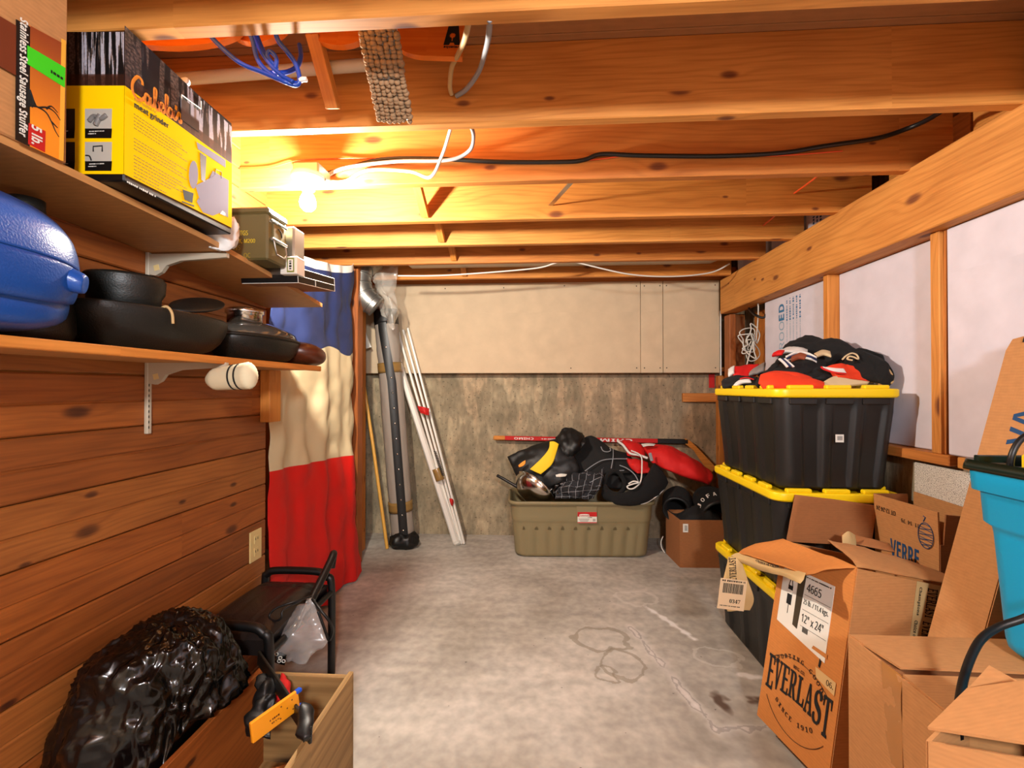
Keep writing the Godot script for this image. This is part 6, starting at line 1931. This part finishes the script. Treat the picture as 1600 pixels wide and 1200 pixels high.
	var bt := thing("storage_tote", "bright blue plastic tote with a dark green tray on top, at the right edge", "storage tote", bc)
	var id := Basis()
	var rows := [outline(0.02, 0.02, 0.005, 0.004, bc, id)]
	for q in [[0.0, 0.275, 0.315], [0.012, 0.295, 0.34], [0.03, 0.30, 0.346], [0.26, 0.322, 0.372], [0.275, 0.326, 0.376], [0.285, 0.345, 0.395], [0.355, 0.352, 0.402], [0.357, 0.372, 0.422], [0.40, 0.376, 0.426], [0.404, 0.37, 0.42], [0.40, 0.35, 0.40], [0.30, 0.33, 0.38], [0.05, 0.27, 0.32]]:
		rows.append(outline(q[1], q[2], 0.045, q[0], bc, id, 0, 0.0, 12))
	rows.append(outline(0.02, 0.02, 0.005, 0.05, bc, id, 0, 0.0, 12))
	rows[0] = outline(0.02, 0.02, 0.005, 0.004, bc, id, 0, 0.0, 12)
	part(bt, "body", G.new().grid(rows, true, false, 1, 1, true), mats.cyan)
	rows = []
	for q in [[0.385, 0.02, 0.02], [0.385, 0.26, 0.31], [0.395, 0.30, 0.35], [0.42, 0.33, 0.38], [0.426, 0.376, 0.426], [0.412, 0.382, 0.432], [0.402, 0.384, 0.434], [0.402, 0.36, 0.41]]:
		rows.append(outline(q[1], q[2], 0.03 if q[1] > 0.05 else 0.005, q[0], bc, id, 0, 0.0, 12))
	var tray := part(bt, "tray", G.new().grid(rows, true, false), mats.green)
	for i in 6:
		part(tray, "tray_rib", G.new().prism([Vector2(-0.03, 0.0), Vector2(0.03, 0.0), Vector2(0.012, 0.034), Vector2(-0.012, 0.034)], 0.03, Transform3D(Basis(Vector3.UP, HALF), bc + Vector3(-0.15, 0.388, -0.15 + i * 0.06))), mats.green)
	part(tray, "tray_wall", G.new().box(bc + Vector3(-0.03, 0.405, 0.0), Vector3(0.008, 0.045, 0.34), id, 0.002), mats.green)
	part(tray, "tray_wall", G.new().box(bc + Vector3(0.0, 0.41, -0.19), Vector3(0.34, 0.05, 0.012), id, 0.002), mats.green)
	var yb := thing("packet", "yellow packet with dark lettering lying in the green tray", "packet", bc + Vector3(-0.09, 0.392, -0.07))
	var yc := bc + Vector3(-0.085, 0.425, -0.085)
	var yr := Basis(Vector3.UP, -0.9)
	part(yb, "packet", G.new().box(yc, Vector3(0.12, 0.05, 0.05), yr, 0.006), plain(Color(0.92, 0.78, 0.06), 0.5))
	part(yb, "blue_corner", G.new().box(yc + yr * Vector3(0.02, -0.014, 0.0255), Vector3(0.08, 0.02, 0.001), yr, 0.0), mats.navy)
	words(yb, "Cord", yc + yr * Vector3(-0.01, 0.010, 0.0262), yr.x, Vector3.UP, 0.016, mats.ink, 0.045, "Droid Serif", false)
	solo("cable", cord([[1640, 655, 0.98], [1615, 672, 0.98], [1592, 690, 0.98], [1580, 715, 0.98], [1580, 738, 0.99], [1592, 752, 1.0]], 0.006), mats.black, "black cable arching out of the green tray", "cable")
	solo("cable", cord([[1700, 925, 0.86], [1640, 948, 0.88], [1600, 966, 0.90], [1560, 980, 0.91], [1534, 998, 0.90], [1518, 1025, 0.88], [1506, 1060, 0.85], [1499, 1100, 0.80], [1497, 1150, 0.74]], 0.0072), mats.black, "thick black cable looping in front of the blue tote", "cable")
	# nearest carton, open flaps at the corner of the view
	var nc := thing("carton", "open light brown carton nearest the viewer at the lower right corner", "carton", Vector3(0.72, 0, -0.55))
	var p0 := at(1450, 1138, 0.70)
	var p1 := at(1512, 1077, 0.755)
	var p2 := at(1608, 1064, 0.73)
	var p3 := at(1720, 1180, 0.60)
	panel(nc, "flap", [p1, p2, p3, p0], mats.card)
	panel(nc, "flap", [at(1513, 1076, 0.757), at(1545, 1041, 0.79), at(1590, 1066, 0.76), at(1640, 1098, 0.72)], mats.card)
	var lo := Vector3(0, -0.02, 0)
	for q in [[p0, p1], [p1, p2], [p2, p3], [p3, p0]]:
		var a: Vector3 = q[0] + lo
		var b: Vector3 = q[1] + lo
		panel(nc, "side", [a, b, Vector3(b.x, 0.0, b.z), Vector3(a.x, 0.0, a.z)], mats.card)

func tiled() -> Material:
	var m: StandardMaterial3D = mats.tile.duplicate()
	m.uv1_triplanar = true
	m.uv1_scale = Vector3.ONE * 5.0
	return m

# ---------- floor at the left ----------
func build_left_floor():
	# low stool of black tube with a stitched cushion
	var st := thing("footstool", "black tubular steel footstool with a stitched dark leather cushion by the boarded wall", "footstool", Vector3(-1.03, 0, -1.65))
	var xl := -1.165
	var xr := -0.875
	for z in [-1.435, -1.88]:
		part(st, "leg_frame", G.new().tube([Vector3(xl, 0.0, z), Vector3(xl, 0.37, z), Vector3(xl + 0.012, 0.412, z), Vector3(xl + 0.05, 0.428, z), Vector3(xr - 0.07, 0.428, z), Vector3(xr - 0.02, 0.408, z), Vector3(xr, 0.355, z), Vector3(xr, 0.0, z)], 0.0155, 14, 7), mats.black)
	for x in [xl, xr]:
		part(st, "rail", G.new().tube([Vector3(x, 0.345, -1.435), Vector3(x, 0.345, -1.88)], 0.012, 12), mats.black)
	part(st, "rail", G.new().tube([Vector3(xr, 0.13, -1.435), Vector3(xl, 0.13, -1.435)], 0.012, 12), mats.black)
	part(st, "arm_bar", G.new().tube([Vector3(xr + 0.004, 0.34, -1.63), Vector3(xr + 0.004, 0.385, -1.69), Vector3(xr + 0.004, 0.47, -1.845), Vector3(xr + 0.003, 0.495, -1.885), Vector3(xr - 0.004, 0.49, -1.905), Vector3(xr - 0.004, 0.44, -1.885)], 0.0155, 14, 7), mats.black)
	var rows := []
	var n := 40
	for i in n:
		var u := i / float(n - 1)
		var row := []
		for j in 30:
			var v := j / 29.0
			var e: float = min(min(u, 1 - u) * 5.0, 1.0) * min(min(v, 1 - v) * 6.0, 1.0)
			var pad: float = 0.032 * sqrt(max(e, 0.0))
			pad -= 0.006 * exp(-pow((v - 0.33) / 0.015, 2)) + 0.006 * exp(-pow((v - 0.70) / 0.015, 2)) + 0.006 * exp(-pow((u - 0.74) / 0.012, 2))
			row.append(Vector3(lerp(xl + 0.012, xr - 0.012, v), 0.378 + pad + 0.012 * sin(u * PI), lerp(-1.445, -1.868, u)))
		rows.append(row)
	var g := G.new().grid(rows, false, false)
	var low := []
	for r in rows:
		low.append([r[0], r[0] - Vector3(0, 0.05, 0), r[29] - Vector3(0, 0.05, 0), r[29]])
	g.grid(low, false, false)
	for i in [0, n - 1]:
		var a := []
		var b := []
		for q in rows[i]:
			a.append(q)
			b.append(Vector3(q.x, 0.328, q.z))
		g.grid([a, b], false, false)
	part(st, "cushion", g, mats.vinyl)
	# clear carrier bag hung from it
	var cb := thing("plastic_bag", "clear grey plastic bag with black drawstring hanging from the footstool", "bag", at(470, 1030, 1.6))
	part(cb, "bag", drape([[[482, 934, 1.70], [487, 931, 1.69], [492, 934, 1.70]], [[446, 962, 1.68], [470, 958, 1.64], [498, 962, 1.68]], [[419, 984, 1.66], [458, 985, 1.58], [508, 990, 1.66]], [[416, 1012, 1.65], [450, 1015, 1.57], [511, 1008, 1.65]], [[420, 1034, 1.64], [446, 1040, 1.60], [480, 1030, 1.63]]], 8, 0.003, 0.03, 7.0, 12, 0.022), mats.clearbag)
	part(cb, "drawstring", cord([[486, 932, 1.66], [460, 940, 1.60], [432, 950, 1.58], [421, 962, 1.57], [430, 970, 1.56], [440, 965, 1.56], [443, 953, 1.57], [470, 938, 1.62]], 0.004), mats.black)
	part(cb, "drawstring", cord([[488, 936, 1.64], [500, 952, 1.60], [514, 970, 1.60], [520, 985, 1.62], [514, 1000, 1.63], [508, 985, 1.62], [497, 955, 1.62]], 0.005), mats.black)
	part(cb, "printed_patch", drape([[[424, 1022, 1.60], [436, 1020, 1.575], [447, 1024, 1.575]], [[424, 1034, 1.60], [436, 1038, 1.575], [445, 1040, 1.58]]], 5, 0.002, 0.004, 9, 3), mats.bag)
	g = G.new()
	for q in [[432, 1022], [438, 1028], [436, 1033], [443, 1033]]:
		var ring := []
		for i in 13:
			ring.append(at(q[0] + 2.6 * cos(TAU * i / 12), q[1] + 2.2 * sin(TAU * i / 12), 1.562))
		g.tube(ring, 0.0016, 5)
	part(cb, "white_print", g, mats.paper)
	# bin liner
	var gb := thing("garbage_bag", "large full black garbage bag slumped against the boarded wall", "garbage bag", Vector3(-0.945, 0, -1.12))
	part(gb, "bag", garbage(Vector3(-0.985, 0.30, -1.18), Vector3(0.205, 0.30, 0.22)), mats.bag)
	# wooden crate
	var x0 := -0.885
	var x1 := -0.585
	var z0 := -1.405
	var z1 := -0.86
	var cr := thing("wooden_crate", "open weathered wooden crate holding tools beside the garbage bag", "crate", Vector3(-0.73, 0, -1.13))
	for q in [[Vector3((x0 + x1) / 2, 0.15, z0), Vector3(x1 - x0, 0.30, 0.016)], [Vector3((x0 + x1) / 2, 0.15, z1), Vector3(x1 - x0, 0.30, 0.016)], [Vector3(x1 - 0.008, 0.155, (z0 + z1) / 2), Vector3(0.016, 0.31, z1 - z0 + 0.016)]]:
		part(cr, "board", G.new().box(q[0], q[1], Basis(), 0.002, uo()), mats.oldwood)
	part(cr, "board", G.new().box(Vector3(x0 + 0.008, 0.16, (z0 + z1) / 2), Vector3(0.016, 0.32, z1 - z0 + 0.016), Basis(), 0.002, uo()), mats.cedar_c)
	part(cr, "floor_board", G.new().box(Vector3((x0 + x1) / 2, 0.02, (z0 + z1) / 2), Vector3(x1 - x0, 0.012, z1 - z0), Basis(), 0.002, uo()), mats.oldwood)
	g = G.new()
	g.box(Vector3(-0.66, 0.10, -1.12), Vector3(0.10, 0.14, 0.22), Basis(Vector3.UP, 0.4), 0.004)
	solo("wood_offcut", g, mats.cedar_c, "reddish wooden offcut at the bottom of the crate", "wood")
	solo("nylon_bundle", drape([[[404, 1052, 1.36], [418, 1046, 1.36], [436, 1052, 1.36]], [[396, 1080, 1.30], [412, 1074, 1.27], [434, 1078, 1.28]], [[386, 1112, 1.26], [404, 1108, 1.23], [428, 1112, 1.24]], [[384, 1150, 1.20], [402, 1150, 1.18], [422, 1150, 1.18]]], 8, 0.008, 0.03, 8.0, 23, 0.008), mats.nylon, "black folded nylon bundle standing in the crate", "bundle")
	var a := at(404, 1027, 1.42)
	var b := at(486, 1150, 1.12)
	var dd := (b - a).normalized()
	var side := dd.cross(view.z).normalized()
	var bb := Basis(side, dd, side.cross(dd))
	solo("flat_bar", G.new().box((a + b) / 2, Vector3(0.042, (b - a).length(), 0.008), bb, 0.002), plain(Color(0.13, 0.12, 0.10), 0.35, 0.3), "dark flat steel bar leaning in the crate across the yellow level", "bar")
	a = at(392, 1146, 1.10)
	b = at(466, 1092, 1.21)
	dd = (b - a).normalized()
	side = dd.cross(view.z).normalized()
	bb = Basis(side, dd, side.cross(dd))
	var lv := thing("wooden_rule", "yellow wooden rule with blue ends lying across the crate", "rule", (a + b) / 2)
	part(lv, "blade", G.new().box((a + b) / 2, Vector3(0.050, (b - a).length(), 0.010), bb, 0.002), mats.levelyellow)
	for s in [-1, 1]:
		part(lv, "blue_end", G.new().box(b + bb * Vector3(s * 0.021, 0.002, 0.001), Vector3(0.010, 0.016, 0.013), bb, 0.002), mats.blueplastic)
	g = G.new()
	for q in [[-0.012, -0.02], [0.012, -0.02], [-0.014, -0.05], [0.013, -0.055], [0.0, -0.035]]:
		g.blob(b + bb * Vector3(q[0], q[1], 0.0052), Vector3(0.002, 0.002, 0.001), bb, 1, 0, 1, 1, 8)
	part(lv, "rivet", g, mats.copper)
	scribble(lv, (a + b) / 2 + bb * Vector3(0.0, -0.005, 0.0056), bb.y, -bb.x, 0.028, 0.005, mats.copper)
	scribble(lv, (a + b) / 2 + bb * Vector3(0.009, -0.005, 0.0056), bb.y, -bb.x, 0.02, 0.004, mats.copper)
	solo("saw_handle", drape([[[470, 1100, 1.18], [480, 1104, 1.18], [490, 1114, 1.17]], [[468, 1125, 1.15], [480, 1128, 1.14], [488, 1132, 1.14]], [[462, 1150, 1.11], [474, 1152, 1.10], [486, 1152, 1.11]]], 6, 0.012, 0.01, 6, 2, 0.012), mats.black, "black plastic grip standing at the right inside the crate", "handle")
	solo("cloth", drape([[[440, 1050, 1.42], [448, 1056, 1.40], [455, 1066, 1.38]], [[436, 1066, 1.36], [446, 1072, 1.34], [456, 1080, 1.33]], [[430, 1096, 1.30], [440, 1094, 1.28], [452, 1092, 1.28]]], 6, 0.01, 0.015, 8, 5, 0.01), mats.redcloth, "red cloth tucked in the crate behind the dark bar", "cloth")

# a full bin liner: heavy below, gathered and creased above
func garbage(c: Vector3, s: Vector3) -> G:
	var a := noise(5, 2.2, 4, true)
	var f := noise(6, 7.0, 4, true)
	var ff := noise(8, 18.0, 3, true)
	var big := noise(7, 1.4, 2)
	var rows := []
	for r in 111:
		var ph := PI * r / 110
		var ring := []
		for i in 220:
			var th := TAU * i / 220
			var d := Vector3(sin(ph) * cos(th), cos(ph), sin(ph) * sin(th))
			var q := Vector3(sign(d.x) * pow(abs(d.x), 0.9), sign(d.y) * pow(abs(d.y), 0.9), sign(d.z) * pow(abs(d.z), 0.9))
			var p := q * s
			var st := Vector3(p.x * 1.5, p.y * 0.4, p.z * 1.5)
			var w := 0.07 * big.get_noise_3dv(p) + 0.030 * a.get_noise_3dv(st) + 0.013 * f.get_noise_3dv(st + Vector3(0.3 * big.get_noise_3dv(p * 2.0), 0, 0)) + 0.009 * ff.get_noise_3dv(p * Vector3(1, 0.6, 1))
			p += d * (w - 0.03)
			p.y = max(p.y, -c.y + 0.002)
			var o := c + p
			o.x = max(o.x, WL + 0.004 + 0.004 * abs(f.get_noise_3dv(p)))
			if o.z > -1.43 and o.y < 0.36:
				o.x = min(o.x, -0.896 + 0.25 * max(0.0, o.y - 0.32))
			ring.append(o)
		rows.append(ring)
	return G.new().grid(rows, true, false, 1, 1, true)
